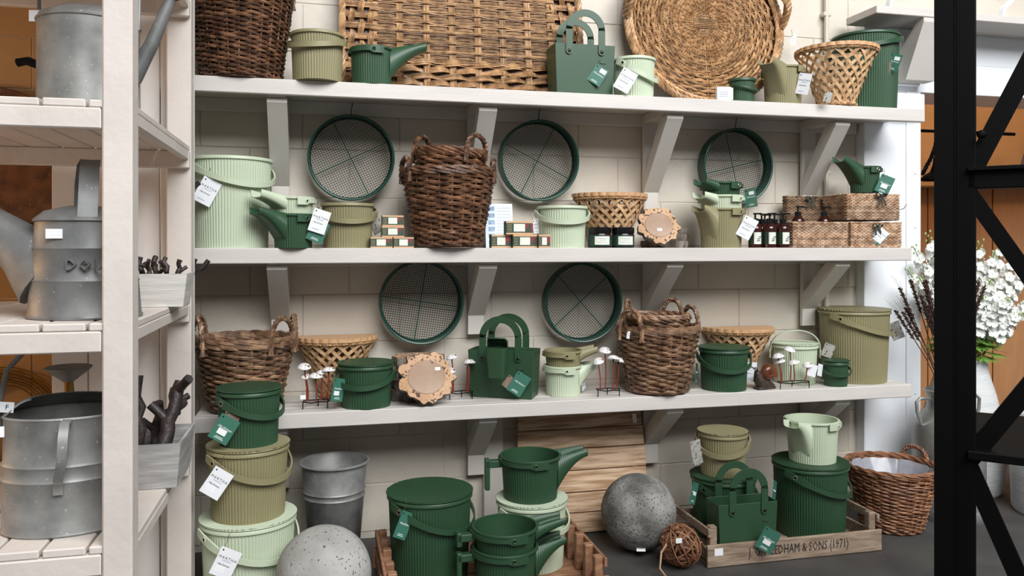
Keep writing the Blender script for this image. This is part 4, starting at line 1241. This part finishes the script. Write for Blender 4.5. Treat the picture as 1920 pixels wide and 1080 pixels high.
# stone balls
def ball(px, Y, r, label, mat):
    b = MB(); n, m_ = 48, 28
    prof = [(0, -r)] + [(r*sin(pi*i/m_), -r*cos(pi*i/m_)) for i in range(1, m_)] + [(0, r)]
    b.lathe(prof, n)
    b.v = [tuple(Vector(v) * (1 + .006*noise.noise(Vector(v)*14 + Vector((px, 0, 0))) + .004*noise.noise(Vector(v)*45))) for v in b.v]
    o = b.build('stone_ball', M[mat], sharp=None); o.data.shade_smooth()
    o.location = at(px, Y, r); dress(o, label, 'stone ball', 'stone balls on the floor')
    return o
ball(607, 2.65, .152, 'smooth grey stone ball in front of the galvanised bucket', 'stone')
sb = ball(1197, 2.99, .149, 'mottled lichen-spotted stone ball in front of the plank panel', 'stone2')
pl = MB().box(-.017, .017, -.001, .001, -.009, .009).build('price_sticker', M['sticker'], sb, sharp=None); pl.location = (-.03, -.098, -.112); pl.rotation_euler = (math.radians(-48), 0, -.3)
# plank panel
pn = thing('plank_panel', 'weathered wooden plank panel leaning on the wall under the lowest shelf', 'panel', (1.10, 3.215, 0), 0, None, (math.radians(-13), 0))
hs = [0, .082, .165, .255, .345, .43, .508]
for a, b_ in zip(hs[:-1], hs[1:]):
    MB().box(-.285 + random.uniform(-.004, .004), .285 + random.uniform(-.004, .004), -.016 + random.uniform(-.002, .002), .0, a + .0015, b_ - .0015, .003).build('plank', M['plank'], pn, sharp=None)
for x in (-.2, .2): MB().box(x - .03, x + .03, .0005, .018, .01, .5, .002).build('batten', M['crate'], pn, sharp=None)
MB().box(.238, .256, -.0225, -.0205, .44, .48).build('price_tag', M['sticker'], pn, sharp=None)

# ================================================================== crates
def crate(label, x0, x1, y0, y1, mat, hf=.085, hs_=.145, posts=2, sides=True):
    cx, cy_ = (x0+x1)/2, (y0+y1)/2
    t = thing('wooden_crate', label, 'crate', (cx, cy_, 0), 0, 'wooden crates on the floor')
    w, d = (x1-x0)/2, (y1-y0)/2
    m = M[mat]
    def A(mb, nm): return mb.build(nm, m, t, sharp=None)
    nb = 5; bw = 2*d/nb
    for i in range(nb): A(MB().box(-w + .004, w - .004, -d + i*bw + .005, -d + (i+1)*bw - .005, .012, .022, .002), 'base_slat')
    for x in (-w + .004, -.02, w - .044): A(MB().box(x, x + .04, -d + .012, d - .012, .0, .0118, .002), 'runner')
    for sy in (-1, 1):
        y = -d - .001 if sy < 0 else d - .011
        A(MB().box(-w - .006, w + .006, y, y + .012, .002, hf, .002), 'front_board' if sy < 0 else 'back_board')
    for sx in (-1, 1):
        xo = -w if sx < 0 else w - .011
        A(MB().box(xo, xo + .011, -d + .012, d - .012, .022, .07, .002), 'side_board')
        A(MB().box(xo, xo + .011, -d + .004, d - .004, hs_ - .032, hs_, .002), 'side_rail')
        xi = -w + .0115 if sx < 0 else w - .0115 - .03
        for k in range(posts):
            yy = -d + .014 + (2*d - .028 - .03) * k / (posts - 1)
            A(MB().box(xi, xi + .03, yy, yy + .03, .022, hs_ + random.uniform(.002, .012), .003), 'post')
    return t
c1 = crate('reddish wooden crate with upright side posts, full of green buckets and jugs', .20, .955, 2.575, 3.045, 'crate_red', posts=5)
c2 = crate('pale wooden crate with stencilled lettering on its front board', 1.42, 2.165, 2.745, 3.16, 'crate')
text('J. G. NEEDHAM & SONS (1971)', .050, M['ink_black'], c2, (.010, -.2092, .045), space=1.02, sx=.64)
plate(c2, -.350, -.315, .045, .072, -.2085, M['sticker'], 'price_sticker')
# in the reddish crate
b = bucket('ribbed_bucket', 'tall lidded dark green bucket at the left in the reddish crate', 'dark', .300, .305, at(806, 2.86, .023), 42, drop=.055, lidrot=60, grom='rim_metal')
tag(b, 757, 985, 2.72, .055, .09, 28, 'green', yaw=30, string=.05)
MX, MY = xat(997, 2.90), 2.90
b = bucket('ribbed_bucket', 'lidded pale green bucket at the back of the reddish crate', 'mint', .262, .238, (MX, MY, .023), 36, drop=.045, lidrot=10)
jug('spouted_jug', 'big dark green spouted jug standing on the pale green bucket in the crate', 'dark', .226, .158, (MX - .005, MY, .023 + .2495), -4, L=.10, rise=.018, back_handle=True)
JX, JY = xat(947, 2.69), 2.69
jug('spouted_jug', 'lower of two nested big dark green jugs at the front of the reddish crate', 'dark', .226, .158, (JX, JY, .023), 3, L=.10, rise=.016, back_handle=True)
jug('spouted_jug', 'upper of two nested big dark green jugs at the front of the reddish crate', 'dark', .226, .158, (JX, JY, .023 + .068), 3, L=.10, rise=.016, back_handle=True, nest=.068)
# in the pale crate
DX, DY = xat(1356, 3.02), 3.02
b = bucket('ribbed_bucket', 'lidded dark green bucket at the back left of the pale crate', 'dark', .262, .236, (DX, DY, .023), 30, drop=.045, lidrot=40)
tag(b, 1301, 925, 2.93, .05, .085, 25, 'green', yaw=35, sticker=(.1, 0))
b = bucket('ribbed_bucket', 'lidded olive bucket standing on a dark green bucket in the pale crate', 'olive', .198, .168, (DX, DY + .005, .023 + .2475), -28, drop=.036, lidrot=-30)
tag(b, 1306, 848, 2.99, .05, .10, -10, 'photo', yaw=10, string=0)
g = tote('tote_bag', 'dark green plastic tote bag in the pale crate', 'dark', .25, .105, .205, at(1390, 2.812, .023), 0, .12)
tag(g, 1440, 1013, 2.712, .064, .09, 28, 'green', sticker=(0, -.1))
LX, LY = xat(1519, 2.955), 2.955
b = bucket('ribbed_bucket', 'tall lidded dark green bucket at the right in the pale crate', 'dark', .302, .285, (LX, LY, .023), 36, drop=.055, lidrot=60, grom='rim_metal')
tag(b, 1452, 922, 2.86, .055, .085, 22, 'green', yaw=45)
j = jug('spouted_jug', 'pale green spouted jug standing on the tall dark green bucket in the crate', 'mint', .212, .172, (LX + .01, LY, .023 + .2965), 206, L=.055, rise=.012)
# vine ball
vb = thing('vine_ball', 'brown woven vine ball with a twine loop lying beside the pale crate', 'vine ball', at(1276, 2.78, .084))
v = MB(); rg = random.Random(5)
for k in range(46):
    ax = Vector((rg.uniform(-1, 1), rg.uniform(-1, 1), rg.uniform(-1, 1))).normalized(); p = ax.orthogonal().normalized(); q = ax.cross(p)
    off = rg.uniform(-.35, .35); a0 = rg.uniform(0, 6.28); sp = rg.uniform(2.5, 6.2)
    r0 = .077*rg.uniform(.86, 1.03)
    pts = [(p*cos(a0 + sp*i/24) + q*sin(a0 + sp*i/24))*r0*sqrt(1-off*off) + ax*off*r0 for i in range(25)]
    v.tube(pts, rg.uniform(.0016, .0042), 5)
v.build('vines', M['wicker_red'], vb, kind='stuff')
MB().lathe([(0, -.045), (.032, -.032), (.045, 0), (.032, .032), (0, .045)], 12).build('core', M['wicker_dark'], vb)
MB().rope([(-.07, -.03, .02), (-.10, -.05, .0), (-.115, -.07, -.05), (-.10, -.10, -.074), (-.05, -.14, -.079), (-.01, -.16, -.079), (.005, -.158, -.078)], .0025, .003, 2, 12, 5).build('twine', M['wicker_tan'], vb)
MB().box(-.012, .012, -.001, .001, -.009, .009).build('price_tag', M['sticker'], vb, sharp=None).location = (-.04, -.07, .045)

# ================================================================== right hand floor
bx = willow_basket('willow_basket', 'reddish brown willow basket lined with clear plastic by the doorway', 'wicker_red', .118, .182, .265, at(1671, 2.975, 0), 0, (20,), nst=30, pr=.0050, hspan=.12, hh=.055)
lin_ = MB(); n = 60; vs = []; rows = 6
for i in range(rows):
    u = i/(rows-1)
    for k in range(n):
        a = 2*pi*k/n
        r = (.10 + .068*u) + .006*noise.noise(Vector((cos(a)*9, sin(a)*9, u*7)))*(.3+u)
        vs.append((r*cos(a), r*sin(a), .12 + .135*u + .010*noise.noise(Vector((cos(a)*6, sin(a)*6, 3)))*u))
lin_.add(vs, [[i*n+k, i*n+(k+1) % n, (i+1)*n+(k+1) % n, (i+1)*n+k] for i in range(rows-1) for k in range(n)] + [list(range(n))])
lin_.build('plastic_liner', M['plastic_film'], bx, sharp=.3)
# milk churn
mc = thing('milk_churn', 'dull grey metal milk churn holding dried brown stems by the doorway', 'churn', at(1778, 3.05, 0))
MB().lathe([(0, 0), (.158, 0), (.16, .006), (.16, .045), (.154, .05), (.15, .055), (.15, .37), (.146, .40), (.12, .445), (.095, .47), (.088, .49), (.088, .535), (.098, .55), (.10, .56), (.096, .562), (.084, .54), (.082, .45), (0, .44)], 44).build('body', M['alu'], mc, sharp=.9)
for sg in (-1, 1):
    MB().tube([(sg*.085, 0, .515), (sg*.09, 0, .528), (sg*.15, 0, .53), (sg*.168, 0, .515), (sg*.165, 0, .47), (sg*.140, 0, .41)], .0075, 8).build('handle', M['alu'], mc)
CXm, CYm = xat(1778, 3.05), 3.05
rg = random.Random(11)
for k in range(27):
    left = k < 20
    bx_, by_ = CXm + (rg.uniform(.0, .045) if left else rg.uniform(-.045, 0)), CYm + rg.uniform(-.025, .03)
    if left: ex = CXm + rg.uniform(-.27, -.02); 
    else: ex = CXm + rg.uniform(.06, .17)
    ey = CYm + rg.uniform(-.10, .04); ez = rg.uniform(.86, 1.10) if left else rg.uniform(.95, 1.08)
    t = thing('dried_stem', 'dried dark brown wheat-like stem standing in the milk churn', 'dried stem', (bx_, by_, .455), 0, 'dried stems in the churn')
    e = Vector((ex - bx_, ey - by_, ez - .455)); mid = e*.5 + Vector((0, 0, .03))
    MB().tube([(0, 0, 0), mid, e*.75 + Vector((0, 0, .02))], .0022, 5).build('stalk', M['wheat'], t)
    d = (e - mid).normalized(); st = e*.72 + Vector((0, 0, .02))
    ear = MB(); side = d.orthogonal().normalized(); s2 = d.cross(side)
    for i in range(26):
        q = st + d*(.006*i); a = i*2.4
        o_ = (side*cos(a) + s2*sin(a))
        ear.tube([q, q + o_*.010 + d*.010], [.0058, .002], 4)
        if i % 3 == 0: ear.tube([q, q + o_*.012 + d*.075], .0006, 3, cap=False)
    ear.build('ear', M['wheat'], t)
# tall vase and white flowers
vs_ = thing('floor_vase', 'tall limewashed white floor vase standing in the doorway', 'vase', (3.12, 3.36, 0))
MB().lathe([(0, 0), (.17, 0), (.185, .02), (.195, .15), (.185, .32), (.15, .48), (.12, .58), (.112, .64), (.12, .655), (.108, .655), (.10, .6), (.0, .58)], 44).build('body', M['vase'], vs_, sharp=.9)
pet = MB()
for i in range(5):
    a = 2*pi*i/5; c, s_ = cos(a), sin(a)
    pts = [(0, 0, 0), (.010, -.011, .004), (.024, -.013, .006), (.030, 0, .001), (.024, .013, .006), (.010, .011, .004)]
    pet.add([(x*c - y*s_, x*s_ + y*c, z) for x, y, z in pts], [(0, 1, 2, 3), (0, 3, 4, 5)])
pet.lathe([(0, .010), (.004, .006), (.005, 0)], 6)
bl0 = None
rg = random.Random(3)
bud0 = None
TIPS = [(1712, 462, 3.20), (1738, 436, 3.22), (1700, 505, 3.14), (1748, 470, 3.26), (1722, 520, 3.10), (1775, 440, 3.25), (1812, 445, 3.22), (1838, 452, 3.25), (1866, 470, 3.20),
        (1884, 448, 3.28), (1908, 478, 3.22), (1932, 500, 3.20), (1858, 525, 3.10), (1892, 560, 3.08), (1918, 590, 3.12), (1950, 560, 3.2), (1790, 500, 3.1), (1842, 560, 3.12)]
for k, (px, py, Yt) in enumerate(TIPS):
    tip = Vector(at(px, Yt, zat(px, py, Yt)))
    az = math.atan2(tip.y - 3.36, tip.x - 3.12)
    root = Vector((3.12 + .05*cos(az), 3.36 + .05*sin(az), .582))
    t = thing('flower_stem', 'white delphinium-like flower spike standing in the tall white vase', 'flower', root, 0, 'white flower spikes in the vase')
    e = tip - root
    bend = lambda u: e*u + Vector((0, 0, .10*sin(pi*u)*.6))
    MB().tube([bend(i/8) for i in range(9)], [.004 - .0003*i for i in range(9)], 5).build('stalk', M['stem'], t)
    for i in range(22):
        u = .36 + .52*i/21
        p = bend(u); a = i*2.4
        rad = .036*(1.15 - .7*(i/21))
        d = Vector((cos(a), sin(a), .25))
        if bl0 is None:
            bl0 = pet.build('blossom', M['petal'], t, sharp=None); o_ = bl0
        else: o_ = share(bl0, t)
        o_.location = p + d*rad
        o_.rotation_euler = d.to_track_quat('Z', 'Y').to_euler()
        s_ = 1.3 - .55*(i/21); o_.scale = (s_, s_, s_)
    for i in range(6):
        u = .89 + .11*i/5; p = bend(u); a = i*2.4
        if bud0 is None:
            bud0 = MB().lathe([(0, .009), (.003, .007), (.0042, .003), (.003, -.002), (0, -.004)], 8).build('bud', M['bud'], t); o_ = bud0
        else: o_ = share(bud0, t)
        o_.location = p + Vector((cos(a), sin(a), .3))*.014
    if k % 2 == 0:
        for i in range(3):
            p = bend(.2 + .04*i); a = az + (i-1)*.9
            d = Vector((cos(a), sin(a)*.8, -.25)); sd = Vector((-sin(a), cos(a), 0))
            lf = MB()
            for w_ in (-1, -.5, 0, .5, 1):
                tipv = p + d*(.13 - .03*abs(w_)) + sd*.07*w_
                m1 = p + d*.06 + sd*(.035*w_ - .014); m2 = p + d*.06 + sd*(.035*w_ + .014)
                lf.add([p, m1, tipv, m2], [(0, 1, 2, 3)])
            lf.build('leaf', M['leaf'], t, sharp=None)
# planter at the right edge
pr_ = thing('round_planter', 'big pale cast planter at the right edge of the floor', 'planter', (3.285, 2.93, 0))
MB().lathe([(0, 0), (.205, 0), (.215, .015), (.225, .3), (.228, .42), (.236, .425), (.238, .46), (.232, .466), (.212, .466), (.208, .44), (.20, .1), (0, .1)], 52).build('body', M['planter'], pr_, sharp=.9)
# pendant lamp in the doorway
lp = thing('pendant_lamp', 'dark bell-shaped pendant lamp hanging in the doorway from a black rod', 'lamp', (xat(1757, 3.62), 3.62, zat(1757, 338, 3.62)))
MB().lathe([(.085, 0), (.08, .012), (.06, .03), (.035, .045), (.022, .08), (.018, .12), (0, .125), (0, .118), (.014, .11), (.03, .045), (.078, .008)], 32).build('lamp_shade', M['black'], lp, sharp=.9)
MB().tube([(0, 0, .12), (.01, 0, .2), (.0, 0, .262)], .004, 6).build('cord', M['black'], lp)
cp = MB()
cp.rope([(-.09 + .09*sin(pi*i/24*.5)**2*1.0, 0, .03 + .23*(i/24)**1.6) for i in range(25)], .006, .007, 2, 6, 5); cp.build('chain', M['black'], lp)
rd = MB().tube([(-.12, 0, .262), (.5, 0, .262)], .009, 8).build('rod', M['black'], lp)

# ================================================================== black steel rack in the right foreground
RY = 1.36
rk = thing('steel_rack', 'black steel rack with cross braces in the right foreground', 'rack', (xat(1792, RY), RY, 0), math.radians(-44))
RX = rk.location.x
def K(mb, nm, bev=True): return fixn(mb.build(nm, M['black'], rk, sharp=None))
pw = mpp(1790, RY)
K(MB().box(-36*pw, -2*pw, -.0, .004, 0, 2.6), 'post_flange'); K(MB().box(-4*pw, 0, .0, .05, 0, 2.6), 'post_web'); K(MB().box(-2*pw, 33*pw, .02, .06, 0, 2.6, .003), 'post')
zA, zB = zat(1832, 338, RY), zat(1832, 868, RY)
def bar(x0, z0, x1, z1, w=.03, y=.03, nm='brace'):
    a, b = Vector((x0, y, z0)), Vector((x1, y, z1))
    K(MB().ribbon([a, b], (0, 1, 0), .014, w), nm)
x1 = .40
bar(.02, zA, .37, zA + .75, .036); bar(.02, zA - .02, .37, zA - .60, .03); bar(.02, zB, .37, zB + .53, .036, .045); bar(.02, zB, .33, zB - .76, .034)
K(MB().box(.02, x1, .02, .05, zA - .018, zA + .018, .002), 'rail'); K(MB().box(.02, x1, .01, .46, zB + .01, zB + .028, .002), 'shelf_board')
K(MB().box(.02, x1, .01, .46, zA + .018, zA + .026, .001), 'shelf_board'); K(MB().box(x1 - .04, x1, .0, .05, 0, 2.6, .003), 'post')
bolt = MB().lathe([(0, .008), (.006, .006), (.009, 0)], 10).build('bolt', M['black'], rk); bolt.location = (.045, .012, zA + .09); bolt.rotation_euler = (pi/2, 0, 0)
tpv = world_of(rk) @ Vector((.175, .20, zA + .0262))
tp = thing('terracotta_pot', 'upturned dusty terracotta pot on the black steel rack', 'pot', tpv)
MB().lathe([(.064, 0), (.066, .012), (.058, .014), (.05, .05), (.038, .064), (0, .066)], 32).lathe([(.06, 0), (.046, .05), (0, .058)], 32).build('body', M['terracotta'], tp, sharp=.9)

# ================================================================== goods on the left rack
A_, B_, C_ = 1.535, 1.042, .55
# top can with bail
t = thing('watering_can', 'dented round metal watering can with a wire bail on the top rack shelf', 'watering can', at(168, 2.22, A_), math.radians(-10), 'old metal watering cans')
r = .118
MB().lathe([(0, 0), (r, 0), (r + .002, .004), (r, .008), (r*.985, .20), (r*.99, .232), (r*.96, .25), (r*.6, .272), (0, .276)], 44).build('body', M['zinc'], t, sharp=.9)
MB().tube([(r*cos(2*pi*k/40), r*sin(2*pi*k/40), .236) for k in range(40)], .003, 6, closed=True).build('rolled_rim', M['zinc'], t)
MB().tube([(-r - .005, 0, .225), (-r - .006, 0, .30), (-r*.8, 0, .38), (0, 0, .43), (r*.8, 0, .38), (r + .004, 0, .30), (r + .003, 0, .225)], .0048, 7).build('bail', M['zinc_dark'], t)
MB().box(-r - .008, -r + .004, -.012, .012, .19, .235, .003).build('lug', M['zinc'], t, sharp=None)
MB().box(-.016, .016, -.001, .001, -.014, .014).build('price_tag', M['sticker'], t, sharp=None).location = (-r - .004, -.02, .252)
MB().tube([(r*.9, 0, .10), (r + .035, 0, .19), (r + .085, 0, .31)], [.022, .017, .013], 12).build('spout', M['zinc_dark'], t)
rs = MB().lathe([(.010, 0), (.036, .028), (.038, .032), (0, .036)], 20).build('rose', M['rust'], t); rs.location = (r + .082, 0, .305); rs.rotation_euler = (0, .5, 0)
MB().tube([(-r + .002, .03, .13), (-r - .05, .03, .15), (-r - .075, .03, .145)], .011, 8).build('side_handle', M['black'], t)
# middle can, seen from the side
t = thing('watering_can', 'dull zinc watering can with a flat strap handle on the middle rack shelf', 'watering can', at(160, 2.10, B_), math.radians(-12), 'old metal watering cans')
MB().lathe([(0, 0), (.128, 0), (.13, .004), (.126, .01), (.120, .085), (.122, .088), (.119, .092), (.114, .16), (.116, .163), (.113, .167), (.110, .225), (.116, .228), (.112, .234), (.09, .252), (.04, .264), (0, .266)], 48, sx=1.0, sy=.82).build('body', M['zinc_dark'], t, sharp=.9)
MB().ribbon([(-.035, .06, .245), (-.03, .055, .32), (-.02, .045, .362), (.0, .02, .376), (.02, -.015, .372), (.03, -.04, .35), (.04, -.065, .29), (.045, -.08, .235)], (1, .35, 0), .042, .004).build('strap_handle', M['zinc_dark'], t)
MB().tube([(-.08, 0, .10), (-.14, 0, .155), (-.24, 0, .24), (-.32, 0, .31)], [.095, .066, .036, .026], 16, flat=.75).build('spout', M['zinc_dark'], t)
plate(t, -.042, -.004, .186, .208, -.094, M['sticker'], 'price_sticker', .001)
text('DOU', .036, M['zinc_dark'], t, (.048, -.0985, .125), ext=.004, space=1.15)
# bottom oval can
t = thing('watering_can', 'oval zinc watering can with hoop handle and half-open top on the lower rack shelf', 'watering can', at(130, 2.10, C_), math.radians(6), 'old metal watering cans')
sx_, sy_ = .93, .70
MB().lathe([(0, 0), (.150, 0), (.154, .004), (.150, .010), (.148, .118), (.153, .124), (.148, .130), (.147, .152), (.152, .158), (.147, .164), (.146, .262), (.150, .266), (.146, .270), (.138, .266), (.138, .02), (0, .01)], 60, sx=sx_, sy=sy_).build('body', M['zinc'], t, sharp=.9)
# half cover dome at the back and sides
cv = MB(); n = 30; rows_ = 6; vs = []
for i in range(n + 1):
    a = -.35 + (pi + .7)*i/n
    for q in range(rows_):
        u = q/(rows_-1)
        rr = .148*(1 - .42*u)
        vs.append((rr*cos(a)*sx_, rr*sin(a)*sy_ + .0*u, .268 + .036*sin(u*pi/2)))
cv.add(vs, [[i*rows_+q, (i+1)*rows_+q, (i+1)*rows_+q+1, i*rows_+q+1] for i in range(n) for q in range(rows_-1)])
co = cv.build('half_cover', M['zinc'], t, sharp=.9); md = co.modifiers.new('s', 'SOLIDIFY'); md.thickness = .003
MB().tube([(-.142, 0, .235), (-.143, 0, .30), (-.13, 0, .37), (-.08, 0, .43), (0, 0, .452), (.08, 0, .43), (.125, 0, .37), (.143, 0, .30), (.142, 0, .235)], .006, 8).build('hoop_handle', M['zinc_dark'], t)
MB().ribbon([(.015, -.108, .265), (.012, -.128, .262), (.012, -.146, .235), (.010, -.148, .185), (.0, -.132, .14), (-.004, -.112, .125), (-.004, -.110, .10)], (1, 0, 0), .020, .007).build('side_handle', M['zinc'], t, sharp=1.2)
MB().tube([(-.01, .09, .08), (-.02, .15, .20), (-.03, .17, .315)], [.02, .015, .011], 10).build('spout', M['brass'], t)
ro = MB().lathe([(.012, 0), (.05, .030), (.056, .038), (.052, .040), (0, .032)], 28).build('rose', M['zinc_dark'], t); ro.location = (-.03, .17, .312)
MB().box(-.011, .011, -.001, .001, -.012, .012).build('price_sticker', M['sticker'], t, sharp=None).location = (-.132, -.058, .24)
pt = MB().box(-.03, .03, -.0008, .0008, -.012, .012).build('price_tag', M['card_white'], t, sharp=None); pt.location = (-.138, -.03, .292); pt.rotation_euler = (0, .12, 0)
text('F', .016, M['ink_black'], pt, (.016, -.001, 0)); plate(pt, -.022, -.008, -.002, .001, -.0008, M['ink_black'], 'print')
# planter boxes with branches
def boxed(px, Y, z, w, d, h, mat, label, seeds, rz=0, flare=.012):
    t = thing('branch_box', label, 'planter box', at(px, Y, z), math.radians(rz), 'wooden boxes on the rack')
    a, b = w/2, d/2; th = .008
    def rg_(a, b, z): return [(-a, -b, z), (a, -b, z), (a, b, z), (-a, b, z)]
    vs = rg_(a - flare, b - flare, 0) + rg_(a, b, h) + rg_(a - th, b - th, h) + rg_(a - flare - th, b - flare - th, .008)
    fs = [[3, 2, 1, 0]] + [[r*4+i, r*4+(i+1) % 4, r*4+4+(i+1) % 4, r*4+4+i] for r in range(3) for i in range(4)] + [[12, 13, 14, 15]]
    MB().add(vs, fs).build('box_body', M[mat], t, sharp=None)
    return t
def branch(label, p0, p1, r=.014, seed=0, tw=3):
    rg = random.Random(seed)
    p0, p1 = Vector(p0), Vector(p1)
    t = thing('dark_branch', label, 'branch', p0, 0, 'dark branches on the left')
    e = p1 - p0; m = MB(); n = 9
    sd = e.orthogonal().normalized(); s2 = e.normalized().cross(sd)
    pts = [e*i/n + (sd*rg.uniform(-1, 1) + s2*rg.uniform(-1, 1))*.006 for i in range(n + 1)]
    m.tube(pts, [r*(1 - .25*i/n)*rg.uniform(.88, 1.12) for i in range(n + 1)], 8)
    for k in range(tw):
        q = pts[rg.randint(n//2, n - 1)]; a = rg.uniform(0, 6.28)
        d = (sd*cos(a) + s2*sin(a) + e.normalized()*.6).normalized()
        m.tube([q, q + d*r*1.8, q + d*r*3.2], [r*.7, r*.6, r*.65], 7)
    m.build('bark', M['branch'], t, sharp=.9)
    return t
Yb = 2.40
t = boxed(300, 2.44, B_, .165, .14, .092, 'whitebox', 'white washed wooden box of dark branches on the middle rack shelf', 1)
bx0 = t.location
for k, (dx, dy, ex, ez) in enumerate(((-.036, 0, -.055, .15), (-.01, .02, -.02, .15), (.02, -.02, .018, .148), (.045, .0, .05, .142), (.0, -.03, -.03, .135))):
    branch('dark branch stub standing in the white washed box', (bx0.x + dx, bx0.y + dy, B_ + .024), (bx0.x + ex, bx0.y + dy, B_ + ez - .012), .009, 30 + k, 2)
t = boxed(297, 2.46, C_, .16, .26, .122, 'greybox', 'grey washed wooden box of dark branches on the lower rack shelf', 1, rz=0)
bx0 = t.location
for k, (dx, dy, ex, ey, ez, r) in enumerate(((-.035, -.06, -.042, -.05, .30, .015), (-.02, .0, .0, .02, .21, .016), (.0, -.08, .06, .0, .27, .021), (.0, .05, .03, .08, .24, .016))):
    branch(['upright dark branch in the grey washed box beside the rack post', 'short dark forked branch in the grey washed box', 'thick dark branch leaning right in the grey washed box', 'dark branch at the back of the grey washed box'][k], (bx0.x + dx, bx0.y + dy, C_ + .036), (bx0.x + ex, bx0.y + ey, C_ + ez), r, 50 + k, 3)
# tall branch standing behind the rack, twigs poking out to the right
tb = thing('dark_branch', 'tall dark branch behind the rack, twig ends poking out before the middle shelf', 'branch', (-.47, 2.93, 0), 0, 'dark branches on the left')
m = MB().tube([(0, 0, 0), (.005, -.01, .5), (-.01, 0, 1.0), (.0, .0, 1.45)], [.016, .014, .013, .008], 8)
for (z0_, pts) in ((.98, ((366, 505), (378, 505), (391, 488))), (1.05, ((360, 500), (366, 485))), (1.3, ((362, 352), (374, 342)))):
    P0 = Vector((0, 0, z0_)); q = [P0]
    for px, py in pts:
        q.append(Vector((xat(px, 2.93) + .47, 0, zat(px, py, 2.93))))
    m.tube(q, [.008] + [.0085]*len(pts), 8)
m.build('bark', M['branch'], tb, sharp=.9)
# things on the ochre lit wall at the far left
ds = thing('rusty_disc', 'big round rusty metal disc hanging on the wall behind the rack', 'disc', (xat(-15, 3.33), 3.335, zat(-15, 300, 3.33)))
o = MB().lathe([(0, 0), (.265, 0), (.272, .006), (.268, .012), (.255, .009), (0, .009)], 60).build('plate', M['rust'], ds, sharp=.6); o.rotation_euler = (pi/2, 0, 0)
cw = thing('wire_coil', 'coil of brown wire hanging on the wall behind the bottom watering can', 'wire coil', (xat(5, 3.32), 3.335, zat(5, 790, 3.32)))
m = MB()
for k in range(8):
    R_ = .13 + .010*k + random.uniform(-.003, .003)
    m.tube([(R_*cos(2*pi*i/48), -.006 + .004*sin(i*.7 + k), R_*sin(2*pi*i/48)) for i in range(48)], .0028, 5, closed=True)
m.build('wire', M['brass'], cw, kind='stuff')
